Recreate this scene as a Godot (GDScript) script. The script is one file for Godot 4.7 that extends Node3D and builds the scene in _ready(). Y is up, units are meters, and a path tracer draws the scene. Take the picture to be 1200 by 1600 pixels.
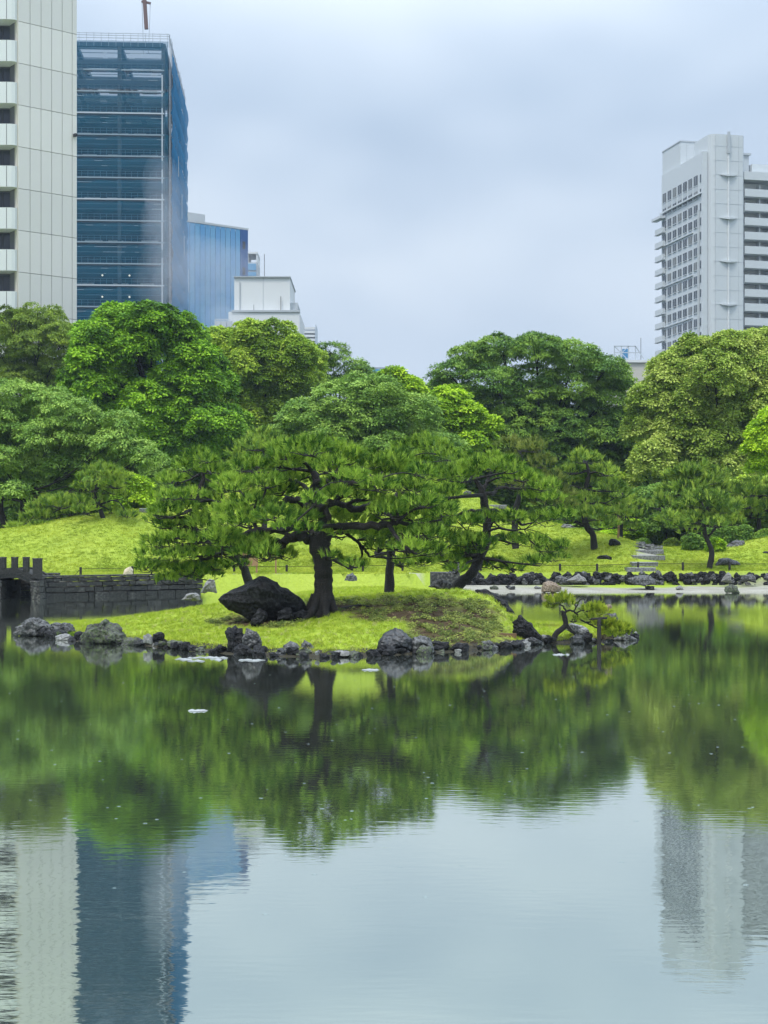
extends Node3D
# A Japanese pond garden under an overcast sky: an islet with trained pines, far bank with hills and trees, towers behind.
const F := 2405.0      # focal length in photo pixels
const EYE := 2.2       # camera height over the water
const HZ := 852.0      # row of the horizon

var rng := RandomNumberGenerator.new()
var used := {}
var M := {}
var shared := {}
var total := 0
var nz := FastNoiseLite.new()
var nz2 := FastNoiseLite.new()

# ---------------------------------------------------------------- helpers
func at(px: float, py: float, d: float) -> Vector3:
	return Vector3((px - 600.0) / F * d, EYE + (HZ - py) / F * d, -d)

func rr(a: float, b: float) -> float:
	return rng.randf_range(a, b)

func numbered(parent: Node, called: String) -> String:
	var key := str(parent.get_instance_id()) + called
	var n: int = used.get(key, 0)
	used[key] = n + 1
	return called if n == 0 else "%s_%03d" % [called, n]

func thing(called: String, label: String, category: String, pos := Vector3.ZERO, turn := 0.0, group := "") -> Node3D:
	var o := Node3D.new()
	o.name = numbered(self, called)
	add_child(o)
	o.position = pos
	o.rotation.y = turn
	tag(o, label, category, group)
	return o

func tag(o: Node, label: String, category: String, group := "") -> void:
	if label:
		o.set_meta("label", label)
	if category:
		o.set_meta("category", category)
	if group:
		o.set_meta("group", group)

func put(called: String, mesh: Mesh, mat: Material, parent: Node = null) -> MeshInstance3D:
	var p: Node = parent if parent else self
	var o := MeshInstance3D.new()
	o.name = numbered(p, called)
	o.mesh = mesh
	if mat:
		o.material_override = mat
	p.add_child(o)
	return o

func box(called: String, size: Vector3, pos: Vector3, mat: Material, parent: Node, turn := 0.0) -> MeshInstance3D:
	var k := "box%.3f_%.3f_%.3f" % [size.x, size.y, size.z]
	if not shared.has(k):
		var b := BoxMesh.new()
		b.size = size
		shared[k] = b
	var o := put(called, shared[k], mat, parent)
	o.position = pos
	o.rotation.y = turn
	return o

func new_st() -> SurfaceTool:
	var s := SurfaceTool.new()
	s.begin(Mesh.PRIMITIVE_TRIANGLES)
	s.set_smooth_group(-1)
	return s

func tri(s: SurfaceTool, a: Vector3, b: Vector3, c: Vector3) -> void:
	s.add_vertex(a)
	s.add_vertex(b)
	s.add_vertex(c)

func quad(s: SurfaceTool, a: Vector3, b: Vector3, c: Vector3, d: Vector3) -> void:
	tri(s, a, b, c)
	tri(s, a, c, d)

func boxto(s: SurfaceTool, c: Vector3, h: Vector3, b := Basis.IDENTITY) -> void:
	var p := []
	for i in 8:
		p.append(c + b * Vector3(h.x if i & 1 else -h.x, h.y if i & 2 else -h.y, h.z if i & 4 else -h.z))
	quad(s, p[0], p[2], p[3], p[1])
	quad(s, p[4], p[5], p[7], p[6])
	quad(s, p[0], p[4], p[6], p[2])
	quad(s, p[1], p[3], p[7], p[5])
	quad(s, p[2], p[6], p[7], p[3])
	quad(s, p[0], p[1], p[5], p[4])

# a bar of square section between two points
func bar(s: SurfaceTool, a: Vector3, b: Vector3, r: float) -> void:
	var y := (b - a).normalized()
	var x := y.cross(Vector3.UP if absf(y.y) < 0.9 else Vector3.RIGHT).normalized()
	boxto(s, (a + b) * 0.5, Vector3(r, (b - a).length() * 0.5, r), Basis(x, y, x.cross(y)))

# smooth points through a polyline (Catmull-Rom); each point Vector4(x, y, z, radius)
func smooth(pts: Array, per := 4) -> Array:
	var out := []
	for i in pts.size() - 1:
		var p0: Vector4 = pts[maxi(i - 1, 0)]
		var p1: Vector4 = pts[i]
		var p2: Vector4 = pts[i + 1]
		var p3: Vector4 = pts[mini(i + 2, pts.size() - 1)]
		for k in per:
			var t := float(k) / per
			out.append(0.5 * ((2.0 * p1) + (p2 - p0) * t + (2.0 * p0 - 5.0 * p1 + 4.0 * p2 - p3) * t * t + (3.0 * p1 - p0 - 3.0 * p2 + p3) * t * t * t))
	out.append(pts[-1])
	return out

func tube(s: SurfaceTool, pts: Array, sides := 8, rough := 0.0) -> void:
	var n := pts.size()
	var rings := []
	var side := Vector3.RIGHT
	for i in n:
		var p := Vector3(pts[i].x, pts[i].y, pts[i].z)
		var q0: Vector4 = pts[maxi(i - 1, 0)]
		var q1: Vector4 = pts[mini(i + 1, n - 1)]
		var dir := Vector3(q1.x - q0.x, q1.y - q0.y, q1.z - q0.z).normalized()
		if i == 0:
			side = dir.cross(Vector3.FORWARD if absf(dir.z) < 0.9 else Vector3.UP).normalized()
		side = (side - dir * side.dot(dir)).normalized()
		var up := side.cross(dir)
		var ring := []
		for k in sides:
			var a := TAU * k / sides
			var r: float = pts[i].w
			if rough > 0.0:
				r *= 1.0 + rough * nz.get_noise_3d(p.x * 90.0 + cos(a) * 45.0, p.y * 60.0, p.z * 90.0 + sin(a) * 45.0)
			ring.append(p + (side * cos(a) + up * sin(a)) * r)
		rings.append(ring)
	s.set_smooth_group(0)
	for i in n - 1:
		for k in sides:
			var k2 := (k + 1) % sides
			quad(s, rings[i][k], rings[i][k2], rings[i + 1][k2], rings[i + 1][k])
	var tip := Vector3(pts[-1].x, pts[-1].y, pts[-1].z)
	for k in sides:
		tri(s, rings[n - 1][k], rings[n - 1][(k + 1) % sides], tip)
	s.set_smooth_group(-1)

func done(s: SurfaceTool) -> ArrayMesh:
	s.generate_normals()
	return s.commit()

# instances: packed rows of a MultiMesh (12 numbers + 4 of colour)
func row(b: PackedFloat32Array, bs: Basis, o: Vector3, c: Color) -> void:
	b.append_array(PackedFloat32Array([bs.x.x, bs.y.x, bs.z.x, o.x, bs.x.y, bs.y.y, bs.z.y, o.y, bs.x.z, bs.y.z, bs.z.z, o.z, c.r, c.g, c.b, 1.0]))

func many(called: String, mesh: Mesh, mat: Material, buf: PackedFloat32Array, parent: Node = null, stuff := true) -> MultiMeshInstance3D:
	var p: Node = parent if parent else self
	var mm := MultiMesh.new()
	mm.transform_format = MultiMesh.TRANSFORM_3D
	mm.use_colors = true
	mm.mesh = mesh
	mm.instance_count = buf.size() / 16
	mm.buffer = buf
	total += buf.size() / 16
	var o := MultiMeshInstance3D.new()
	o.name = numbered(p, called)
	o.multimesh = mm
	o.material_override = mat
	p.add_child(o)
	if stuff:
		o.set_meta("kind", "stuff")
	return o

func any_dir() -> Vector3:
	var z := rr(-1.0, 1.0)
	var a := rr(0.0, TAU)
	var r := sqrt(1.0 - z * z)
	return Vector3(r * cos(a), z, r * sin(a))

# a basis whose y axis is n, turned at random about it
func about(n: Vector3, sc: float) -> Basis:
	var y := n.normalized()
	var x := y.cross(any_dir()).normalized()
	return Basis(x * sc, y * sc, x.cross(y) * sc)

func mix(a: Color, b: Color, t: float) -> Color:
	return a.lerp(b, t)

func lin(r: float, g: float, b: float) -> Color:
	return Color(r, g, b).linear_to_srgb()

func table(x: float, xs: Array, ys: Array) -> float:
	if x <= xs[0]:
		return ys[0]
	for i in xs.size() - 1:
		if x <= xs[i + 1]:
			var t: float = (x - xs[i]) / (xs[i + 1] - xs[i])
			return lerpf(ys[i], ys[i + 1], t)
	return ys[-1]

func noise_tex(freq: float, size := 512, kind := FastNoiseLite.TYPE_SIMPLEX_SMOOTH, octaves := 4, seed_ := 1, ramp: Gradient = null, as_normal := false, bump := 4.0) -> NoiseTexture2D:
	var n := FastNoiseLite.new()
	n.noise_type = kind
	n.frequency = freq
	n.fractal_octaves = octaves
	n.seed = seed_
	var t := NoiseTexture2D.new()
	t.width = size
	t.height = size
	t.seamless = true
	t.noise = n
	if ramp:
		t.color_ramp = ramp
	if as_normal:
		t.as_normal_map = true
		t.bump_strength = bump
	return t

func ramp2(a: Color, b: Color, c: Color) -> Gradient:
	var g := Gradient.new()
	g.offsets = PackedFloat32Array([0.2, 0.5, 0.8])
	g.colors = PackedColorArray([a, b, c])
	return g

func mat(c: Color, rough := 0.8, metal := 0.0) -> StandardMaterial3D:
	var m := StandardMaterial3D.new()
	m.albedo_color = c
	m.roughness = rough
	m.metallic = metal
	return m

func tri_mat(tex: Texture2D, scale: float, rough: float, bump_tex: Texture2D = null, bump_cm := 1.0, world := true) -> StandardMaterial3D:
	var m := mat(Color.WHITE, rough)
	m.albedo_texture = tex
	m.uv1_triplanar = true
	m.uv1_world_triplanar = world
	m.uv1_scale = Vector3.ONE * scale
	if bump_tex:
		m.heightmap_enabled = true
		m.heightmap_texture = bump_tex
		m.heightmap_scale = bump_cm
	return m

# ---------------------------------------------------------------- the lie of the land (x, depth d = -z) -> height over the water
func shore(x: float) -> float:
	return table(x, [-60.0, -16.0, -8.5, 0.0, 4.0, 60.0], [63.0, 63.0, 70.0, 72.0, 72.5, 73.5])

func profile(x: float) -> float:
	return table(x, [-70.0, -26.0, -21.0, -17.0, -13.5, -10.0, -6.0, -2.3, 1.0, 5.0, 8.0, 10.8, 13.3, 15.3, 17.0, 18.5, 20.0, 23.0, 26.0, 70.0], [2.4, 2.5, 3.1, 3.85, 4.3, 5.2, 6.9, 7.8, 7.5, 5.9, 4.6, 3.4, 2.6, 2.0, 1.95, 2.0, 2.3, 3.0, 3.1, 2.6])

func land(x: float, d: float) -> float:
	var s := shore(x)
	var beach := clampf((x - 1.0) / 3.0, 0.0, 1.0)
	var e := d - s
	var low := 0.0
	if e < 0.0:
		return maxf(-1.2, e * 0.35 - 0.02)
	if x > -16.1 and x < -14.55 and d < 66.6:
		return -0.8
	var step_at := lerpf(0.3, 3.6, beach)
	if e < step_at:
		low = lerpf(0.03, 0.24, clampf(e / 3.4, 0.0, 1.0)) if beach > 0.4 else 0.15
		return low
	var bank := 0.86
	var p := 0.0
	for k in 5:
		p += profile(x + (k - 2) * 0.8) * 0.2
	var d0 := lerpf(74.0, 78.0, beach)
	var d1 := lerpf(86.0, 100.0, clampf((x + 15.0) / 8.0, 0.0, 1.0))
	var rt := clampf((x - 9.0) / 4.0, 0.0, 1.0)
	d0 = lerpf(d0, 76.0, rt)
	d1 = lerpf(d1, 87.0, rt)
	var t := clampf((d - d0) / (d1 - d0), 0.0, 1.0)
	t = t * t * (3.0 - 2.0 * t) * 0.55 + t * 0.45
	var h := lerpf(bank, p, t)
	if d > d1 + 3.0:
		h = lerpf(h, 2.3, smoothstep(d1 + 3.0, d1 + 24.0, d))
	return h + 0.05 * nz.get_noise_2d(x * 9.0, d * 9.0) * clampf((e - 4.0) * 0.3, 0.0, 1.0)

# outline of the islet, as (x, d)
var islet: PackedVector2Array

func make_islet() -> void:
	var pts := PackedVector2Array()
	for q in [[28, 984, 40.1], [60, 992, 37.8], [125, 1004, 34.8], [195, 1006, 34.4], [270, 1014, 32.7], [350, 1022, 31.1], [430, 1026, 30.4], [520, 1028, 30.1], [600, 1025, 30.6], [690, 1020, 31.5], [750, 1017, 32.1], [800, 1012, 33.1], [850, 1006, 34.4], [930, 1004, 34.8], [990, 997, 36.5], [975, 985, 39.0], [900, 975, 41.0], [840, 972, 41.5], [800, 960, 43.5], [785, 950, 46.5], [762, 940, 52.0], [742, 940, 59.0], [640, 930, 63.0], [540, 930, 63.5], [420, 930, 62.5], [345, 930, 59.0], [290, 930, 51.0], [220, 930, 46.0], [150, 930, 43.5], [60, 930, 41.5]]:
		pts.append(Vector2((q[0] - 600.0) / F * q[2], q[2]))
	islet = pts

func islet_in(x: float, d: float) -> float:
	var p := Vector2(x, d)
	var best := 1e9
	for i in islet.size():
		var q := Geometry2D.get_closest_point_to_segment(p, islet[i], islet[(i + 1) % islet.size()])
		best = minf(best, q.distance_to(p))
	return best if Geometry2D.is_point_in_polygon(p, islet) else -best

func mound(x: float, d: float) -> float:
	var e := islet_in(x, d)
	if e < 0.0:
		return maxf(-1.0, e * 0.8 - 0.03)
	var ridge := table(x, [-9.5, -8.3, -6.6, -5.2, -4.3, -2.5, 0.0, 1.8, 2.6, 3.0, 3.4, 3.8, 6.5], [0.1, 0.3, 0.62, 0.86, 1.0, 1.16, 1.22, 1.18, 0.92, 0.5, 0.26, 0.13, 0.08])
	var wide := table(x, [-9.5, -6.0, -1.6, 0.6, 3.0, 4.0, 7.0], [3.5, 7.0, 10.5, 6.3, 3.2, 1.5, 1.2])
	var t := clampf(e / wide, 0.0, 1.0)
	var h := ridge * lerpf(t, t * t * (3.0 - 2.0 * t), 0.45)
	return h + 0.07 * clampf(e * 2.0, 0.0, 1.0) + 0.035 * nz.get_noise_2d(x * 35.0, d * 35.0) * clampf(e, 0.0, 1.0)

# share of bare soil on the islet
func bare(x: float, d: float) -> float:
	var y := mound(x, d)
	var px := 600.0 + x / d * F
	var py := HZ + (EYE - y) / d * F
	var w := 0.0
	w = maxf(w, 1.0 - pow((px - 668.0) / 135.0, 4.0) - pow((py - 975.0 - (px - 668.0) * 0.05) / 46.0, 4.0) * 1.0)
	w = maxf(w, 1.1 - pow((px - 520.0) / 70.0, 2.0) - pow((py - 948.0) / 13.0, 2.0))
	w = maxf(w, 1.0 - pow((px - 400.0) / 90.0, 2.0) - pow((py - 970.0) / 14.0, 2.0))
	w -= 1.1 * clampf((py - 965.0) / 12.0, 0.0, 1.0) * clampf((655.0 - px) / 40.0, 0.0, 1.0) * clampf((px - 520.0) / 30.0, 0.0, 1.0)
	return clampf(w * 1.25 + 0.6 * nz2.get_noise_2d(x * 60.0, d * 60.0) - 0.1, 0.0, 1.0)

func on_land(px: float, d: float) -> Vector3:
	var x := (px - 600.0) / F * d
	return Vector3(x, land(x, d), -d)

func on_islet(px: float, d: float) -> Vector3:
	var x := (px - 600.0) / F * d
	return Vector3(x, mound(x, d), -d)

# a sheet over a grid of x and d
func sheet(xs: Array, ds: Array, h: Callable, tint: Callable) -> ArrayMesh:
	var w := xs.size()
	var v := PackedVector3Array()
	var c := PackedColorArray()
	var ix := PackedInt32Array()
	for d in ds:
		for x in xs:
			var y: float = h.call(x, d)
			v.append(Vector3(x, y, -d))
			c.append(tint.call(x, d, y))
	for j in ds.size() - 1:
		for i in w - 1:
			var a := j * w + i
			ix.append_array(PackedInt32Array([a, a + w, a + 1, a + 1, a + w, a + w + 1]))
	var n := PackedVector3Array()
	n.resize(v.size())
	for k in range(0, ix.size(), 3):
		var f := (v[ix[k + 2]] - v[ix[k]]).cross(v[ix[k + 1]] - v[ix[k]])
		if f.y < 0.0:
			f = -f
		for j in 3:
			n[ix[k + j]] += f
	for k in n.size():
		n[k] = n[k].normalized()
	var arr := []
	arr.resize(Mesh.ARRAY_MAX)
	arr[Mesh.ARRAY_VERTEX] = v
	arr[Mesh.ARRAY_NORMAL] = n
	arr[Mesh.ARRAY_COLOR] = c
	arr[Mesh.ARRAY_INDEX] = ix
	var m := ArrayMesh.new()
	m.add_surface_from_arrays(Mesh.PRIMITIVE_TRIANGLES, arr)
	return m

func steps(parts: Array) -> Array:
	var out := []
	for p in parts:
		var x: float = p[0]
		while x < p[1] - 1e-4:
			out.append(x)
			x += p[2]
	out.append(parts[-1][1])
	return out

const GRASS := Color(0.28, 0.365, 0.045)
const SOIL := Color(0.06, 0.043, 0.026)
const SAND := Color(0.34, 0.325, 0.28)

func land_tint(x: float, d: float, y: float) -> Color:
	var n := nz.get_noise_2d(x * 6.0, d * 6.0)
	var c := mix(GRASS, Color(0.33, 0.40, 0.06), clampf(0.5 + n, 0.0, 1.0))
	c = mix(c, Color(0.14, 0.21, 0.03), clampf(nz2.get_noise_2d(x * 14.0, d * 10.0) * 0.6, 0.0, 0.35))
	var e := d - shore(x)
	var beach := clampf((x - 1.0) / 3.0, 0.0, 1.0)
	if e < 3.45 and beach > 0.75:
		var g := clampf((e - 1.9 + 1.3 * nz.get_noise_2d(x * 12.0, 7.0)) * 1.5, 0.0, 1.0) * clampf(1.0 - absf(x - 12.5) / 5.0 + 0.35, 0.0, 1.0)
		return mix(mix(SAND, Color(0.22, 0.21, 0.17), clampf(0.3 + nz2.get_noise_2d(x * 40.0, d * 60.0), 0.0, 1.0)), GRASS, g)
	if x < -8.6 and e < 0.75:
		return Color(0.03, 0.027, 0.02)
	# the gravel walk that runs along the bank
	if beach < 0.3 and e > 1.0 and e < 2.1:
		return Color(0.36, 0.35, 0.28)
	var px := 600.0 + x / d * F
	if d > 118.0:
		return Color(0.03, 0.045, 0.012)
	if d > 80.0 and d < 112.0 and absf(px - 1012.0 - (d - 84.0) * 0.1) < 15.0:
		return Color(0.30, 0.30, 0.25)
	return c

func islet_tint(x: float, d: float, y: float) -> Color:
	var n := nz.get_noise_2d(x * 22.0, d * 22.0)
	var g := mix(Color(0.25, 0.345, 0.04), Color(0.33, 0.41, 0.055), clampf(0.5 + n, 0.0, 1.0))
	if y < 0.12:
		return Color(0.05, 0.045, 0.035)
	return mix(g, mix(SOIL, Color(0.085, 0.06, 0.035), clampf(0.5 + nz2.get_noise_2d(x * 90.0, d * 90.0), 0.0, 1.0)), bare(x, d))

# ---------------------------------------------------------------- foliage
func leaf(s: SurfaceTool, p: Vector3, dir: Vector3, nrm: Vector3, l: float, w: float) -> void:
	var x := dir.cross(nrm).normalized() * w * 0.5
	var tip := p + dir * l - nrm * l * 0.12
	var m := p + dir * l * 0.45
	tri(s, p, m - x, tip)
	tri(s, p, tip, m + x)

# a spray of leaves, about one unit in radius
func leaf_cluster(n: int, l: float, w: float, flat: float, droop: float, seed_: int) -> ArrayMesh:
	rng.seed = seed_
	var s := new_st()
	s.set_smooth_group(-1)
	for i in n:
		var d := any_dir()
		d.y = absf(d.y) * flat + rr(-0.15, 0.1)
		var p := d * rr(0.25, 0.95)
		var out := Vector3(d.x, rr(-droop, 0.35), d.z).normalized()
		out = (out + any_dir() * 0.45).normalized()
		var up := (Vector3.UP + any_dir() * 0.6).normalized()
		up = (up - out * up.dot(out)).normalized()
		var k := rr(0.75, 1.25)
		leaf(s, p, out, up, l * k, w * k)
	return done(s)

# a tuft of pine needles round an upright shoot, about one unit long
func needle_tuft(n: int, w: float, seed_: int) -> ArrayMesh:
	rng.seed = seed_
	var s := new_st()
	s.set_smooth_group(-1)
	for i in n:
		var a := TAU * i * 0.618
		var lean := rr(0.1, 1.05)
		var d := Vector3(cos(a) * sin(lean), cos(lean) + 0.12, sin(a) * sin(lean)).normalized()
		var p := Vector3(0, rr(-0.15, 0.35), 0)
		var side := d.cross(any_dir()).normalized() * w
		var tip := p + d * rr(0.65, 1.0)
		tri(s, p - side * 0.7, p + side * 0.7, tip)
		tri(s, p - side.cross(d) * 0.7, p + side.cross(d) * 0.7, tip)
	return done(s)

func grass_tuft(n: int, w: float, spread: float, seed_: int) -> ArrayMesh:
	rng.seed = seed_
	var s := new_st()
	s.set_smooth_group(-1)
	for i in n:
		var p := Vector3(rr(-spread, spread), -0.1, rr(-spread, spread))
		var a := rr(0, TAU)
		var side := Vector3(cos(a), 0, sin(a)) * w
		var lean := Vector3(rr(-0.5, 0.5), 0, rr(-0.5, 0.5))
		var h := rr(0.6, 1.1)
		var m := p + Vector3(0, h * 0.55, 0) + lean * 0.3
		var t := p + Vector3(0, h, 0) + lean
		tri(s, p - side, p + side, m + side * 0.6)
		tri(s, p - side, m + side * 0.6, m - side * 0.6)
		tri(s, m - side * 0.6, m + side * 0.6, t)
	return done(s)

func foliage_mat(back: float, rough := 0.55) -> StandardMaterial3D:
	var m := mat(Color.WHITE, rough)
	m.vertex_color_use_as_albedo = true
	m.metallic_specular = 0.2
	m.backlight_enabled = true
	m.backlight = Color(back, back, back)
	m.cull_mode = BaseMaterial3D.CULL_DISABLED
	return m

func v4(p: Vector3, r: float) -> Vector4:
	return Vector4(p.x, p.y, p.z, r)

# one leafy tree. lobes: [px, py, radius in px, (dz in m)]; o: cols [dark, mid, light], flat, leaf (mesh), size, dens, bill, gaps
func tree(called: String, label: String, group: String, d: float, base: Array, r0: float, fork: Array, lobes: Array, o: Dictionary) -> Node3D:
	var foot := Vector3((base[0] - 600.0) / F * d, 0, -d)
	foot.y = land(foot.x, d) - 0.15
	var t := thing(called, label, o.get("cat", "tree"), foot, 0.0, group)
	var lo := 1e9
	var hi := -1e9
	for q in lobes:
		lo = minf(lo, q[0] - q[2])
		hi = maxf(hi, q[0] + q[2])
	var deep: float = (hi - lo) / F * d * o.get("deep", 0.3)
	var flat: float = o.get("flat", 0.8)
	var cols: Array = o.cols
	var buf := PackedFloat32Array()
	var size: float = o.get("size", 0.42)
	var dens: float = o.get("dens", 1.0)
	var bsize: float = o.get("bill", 0.42)
	var bark := new_st()
	var f := at(fork[0], fork[1], d) - foot
	tube(bark, smooth([v4(Vector3(0, -0.3, 0), r0 * 1.35), v4(f * 0.1, r0 * 1.05), v4(f * 0.55 + Vector3(rr(-0.2, 0.2), 0, rr(-0.2, 0.2)), r0 * 0.9), v4(f, r0 * 0.75)]), 9, 0.12)
	var full := []
	for q in lobes:
		full.append([q[0], q[1], q[2] * 1.15, -deep * rr(0.15, 0.9)])
		# what lies behind it in the crown
		if o.get("back", true):
			full.append([q[0] + rr(-0.6, 0.6) * q[2], q[1] + rr(-0.1, 0.9) * q[2], q[2] * rr(0.85, 1.1), rr(-0.1, 0.9) * deep])
	for q in full:
		var dz: float = q[3]
		var c := at(q[0], q[1], d + dz) - foot
		var rad: float = q[2] / F * (d + dz)
		# the limb that carries it
		var mid := f.lerp(c, 0.5) + Vector3(0, -0.12 * (c - f).length(), 0) + any_dir() * 0.3
		tube(bark, smooth([v4(f - Vector3(0, 0.3, 0), r0 * 0.28), v4(mid, r0 * 0.15), v4(c, r0 * 0.06)]), 6)
		for k in 4:
			var e := any_dir()
			e.y = absf(e.y) * 0.7
			tube(bark, [v4(mid.lerp(c, rr(0.3, 1.0)), r0 * 0.08), v4(c + e * rad * 0.45, r0 * 0.05), v4(c + e * rad * 0.85, 0.012)], 4)
		var lobe_tone := rr(-0.18, 0.18)
		var nb := int(rr(0.95, 1.1) * 3.3 / (bsize * bsize))
		var spin := rr(0, TAU)
		for b in nb:
			var ey := 1.0 - 2.0 * (b + 0.5) / nb
			if ey < -0.6:
				break
			var ea := spin + b * 2.39996
			var er := sqrt(1.0 - ey * ey)
			var e := (Vector3(cos(ea) * er, ey, sin(ea) * er) + any_dir() * 0.12).normalized()
			var rb := rad * bsize * rr(0.8, 1.2)
			var bc := c + Vector3(e.x, e.y * lerpf(flat, 1.0, 0.5), e.z) * (rad - rb * 0.55) * rr(0.82, 1.05)
			var tone := lobe_tone + rr(-0.3, 0.3) + 0.35 * nz.get_noise_3d(bc.x * 12.0 + foot.x * 5.0, bc.y * 12.0, bc.z * 12.0)
			if rng.randf() < o.get("gaps", 0.0):
				continue
			var nc := int(rr(0.8, 1.2) * dens * 4.6 * rb * rb / (size * size) + 2.0)
			for k in nc:
				var g := (any_dir() * 1.1 + e * 0.6 + Vector3(0, 0.3, 0)).normalized()
				var p := bc + Vector3(g.x, g.y * flat, g.z) * rb * rr(0.82, 1.04)
				var tt := clampf(0.68 + tone + rr(-0.36, 0.36), 0.0, 1.0)
				var col: Color = mix(cols[0], cols[1], tt * 2.0) if tt < 0.5 else mix(cols[1], cols[2], tt * 2.0 - 1.0)
				row(buf, about(g * 0.5 + Vector3(0, 0.8, 0), size * rr(0.75, 1.25)), p, col)
	put("trunk", done(bark), M.bark_far, t)
	many("crown", o.get("leaf", shared.broad), M.leaf, buf, t)
	return t

# a trained pine. limbs: lists of [px, py, radius px, dz m]; pads: [px, py, half width px, dz m]
func pine(called: String, label: String, group: String, d: float, foot: Vector3, limbs: Array, pads: Array, o: Dictionary) -> Node3D:
	var t := thing(called, label, "pine tree", foot, 0.0, group)
	var tuft: float = o.get("tuft", 0.24)
	var gapd: float = o.get("gap", 0.13)
	var deep: float = o.get("deep", 1.3)
	var thin: float = o.get("thin", 0.72)
	var cols: Array = o.get("cols", [Color(0.035, 0.09, 0.02), Color(0.09, 0.18, 0.03), Color(0.2, 0.33, 0.055)])
	var nodes := []
	var first := true
	for l in limbs:
		var pts := []
		for q in l:
			var dz: float = q[3] if q.size() > 3 else 0.0
			pts.append(v4(at(q[0], q[1], d + dz) - foot, q[2] * thin * (1.0 if first else 0.82) / F * d))
		if first:
			pts[0] = v4(Vector3(pts[0].x, pts[0].y - 0.25, pts[0].z), pts[0].w * 1.15)
		var sm := smooth(pts, 5)
		for k in range(1, sm.size() - 1):
			var jig: float = sm[k].w * (0.1 if first else 0.45)
			sm[k] += Vector4(rr(-jig, jig), rr(-jig, jig), rr(-jig, jig), (rr(-0.03, 0.04) if first else rr(-0.1, 0.14)) * sm[k].w)
		var s := new_st()
		tube(s, sm, 12 if first else 8, 0.22)
		if first and o.has("roots"):
			for k in 7:
				var a := TAU * k / 7.0 + 0.4
				var r1: float = pts[0].w
				var e := Vector3(cos(a), 0, sin(a))
				tube(s, smooth([v4(Vector3(0, r1 * 1.5, 0) + e * r1 * 0.45, r1 * 0.42), v4(e * r1 * 1.1 + Vector3(0, 0.1, 0), r1 * 0.3), v4(e * r1 * rr(1.7, 2.6) + Vector3(0, -0.12, 0), r1 * 0.1)]), 7, 0.3)
		put("trunk" if first else "branch", done(s), M.bark, t)
		for k in sm.size():
			if not first or k > sm.size() / 2:
				nodes.append(sm[k])
		first = false
	var all := []
	for q in pads:
		var dz: float = q[3] if q.size() > 3 else rr(-deep, deep)
		all.append([q[0], q[1], q[2], dz])
		if rng.randf() < o.get("more", 0.5):
			all.append([q[0] + rr(-12, 12), q[1] + rr(-7, 5), q[2] * rr(0.7, 1.0), -dz * 1.1 + rr(-0.4, 0.4)])
	var twigs := new_st()
	for q in all:
		var dd: float = d + q[3]
		var c := at(q[0], q[1], dd) - foot
		var rx: float = q[2] / F * dd
		var ry := rx * rr(0.36, 0.54)
		var rz := rx * rr(0.8, 1.15)
		var near: Vector4 = nodes[0]
		var bd := 1e9
		for n in nodes:
			var w := Vector3(n.x - c.x, (n.y - c.y) * 1.6, n.z - c.z).length()
			if n.y > c.y + 0.1:
				w += 0.6 * (n.y - c.y)
			if w < bd:
				bd = w
				near = n
		var a := Vector3(near.x, near.y, near.z)
		var r0: float = minf(near.w * 0.7, 0.02 + 0.022 * (a - c).length() + 0.018)
		var low := c - Vector3(0, ry * 0.5, 0)
		var mid := a.lerp(low, 0.5) + any_dir() * 0.1 * (a - low).length() + Vector3(0, 0.05, 0)
		tube(twigs, smooth([v4(a, r0), v4(mid, r0 * 0.8), v4(low, r0 * 0.5)], 3), 5, 0.2)
		for k in 6:
			var e := Vector3(cos(k * 1.05 + q[0]), 0.0, sin(k * 1.05 + q[0]))
			tube(twigs, [v4(mid.lerp(low, rr(0.5, 1.0)), r0 * 0.42), v4(low + Vector3(e.x * rx * 0.45, rr(-0.05, 0.06), e.z * rz * 0.45), r0 * 0.3), v4(low + Vector3(e.x * rx * 0.85, ry * 0.3, e.z * rz * 0.85), 0.006)], 4)
		var buf := PackedFloat32Array()
		var n := int(4.2 * rx * rz / (gapd * gapd))
		var tone := rr(-0.2, 0.2)
		var ex := rr(0, TAU)
		for k in n:
			var g := any_dir()
			if g.y < -0.2:
				g.y = -g.y
			# an uneven rim: the pad is made of a few fans
			var lump := 0.84 + 0.2 * sin(atan2(g.z, g.x) * 4.0 + ex) + rr(-0.1, 0.1)
			var p := c + Vector3(g.x * rx * lump, g.y * ry * rr(0.45, 1.15) + rr(-0.03, 0.03), g.z * rz * lump)
			var up := Vector3(g.x * 0.75, 0.75 + rr(-0.2, 0.2), g.z * 0.75) + any_dir() * 0.25
			var tt := clampf(0.52 + tone + rr(-0.5, 0.5), 0.0, 1.0)
			var col: Color = mix(cols[0], cols[1], tt * 2.0) if tt < 0.5 else mix(cols[1], cols[2], tt * 2.0 - 1.0)
			var bs := about(up, tuft * rr(0.75, 1.2))
			if rng.randf() < 0.3:
				# this year's upright shoot
				bs = about(Vector3(0, 1, 0) + any_dir() * 0.3, tuft * rr(0.8, 1.15)) * Basis.from_scale(Vector3(0.5, 1.05, 0.5))
				col = mix(cols[1], cols[2], rr(0.3, 1.0))
			row(buf, bs, p, col)
		many("foliage_pad", shared.tuft if d < 60.0 else shared.tuft_far, M.needle, buf, t, false)
	put("twigs", done(twigs), M.bark, t)
	return t

# ---------------------------------------------------------------- rocks
func ball(nu: int, nv: int) -> Array:
	var pts := []
	for j in nv + 1:
		var th := PI * j / nv
		for i in nu:
			var a := TAU * i / nu
			pts.append(Vector3(sin(th) * cos(a), sin(th) * sin(a), cos(th)))
	return pts

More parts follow.
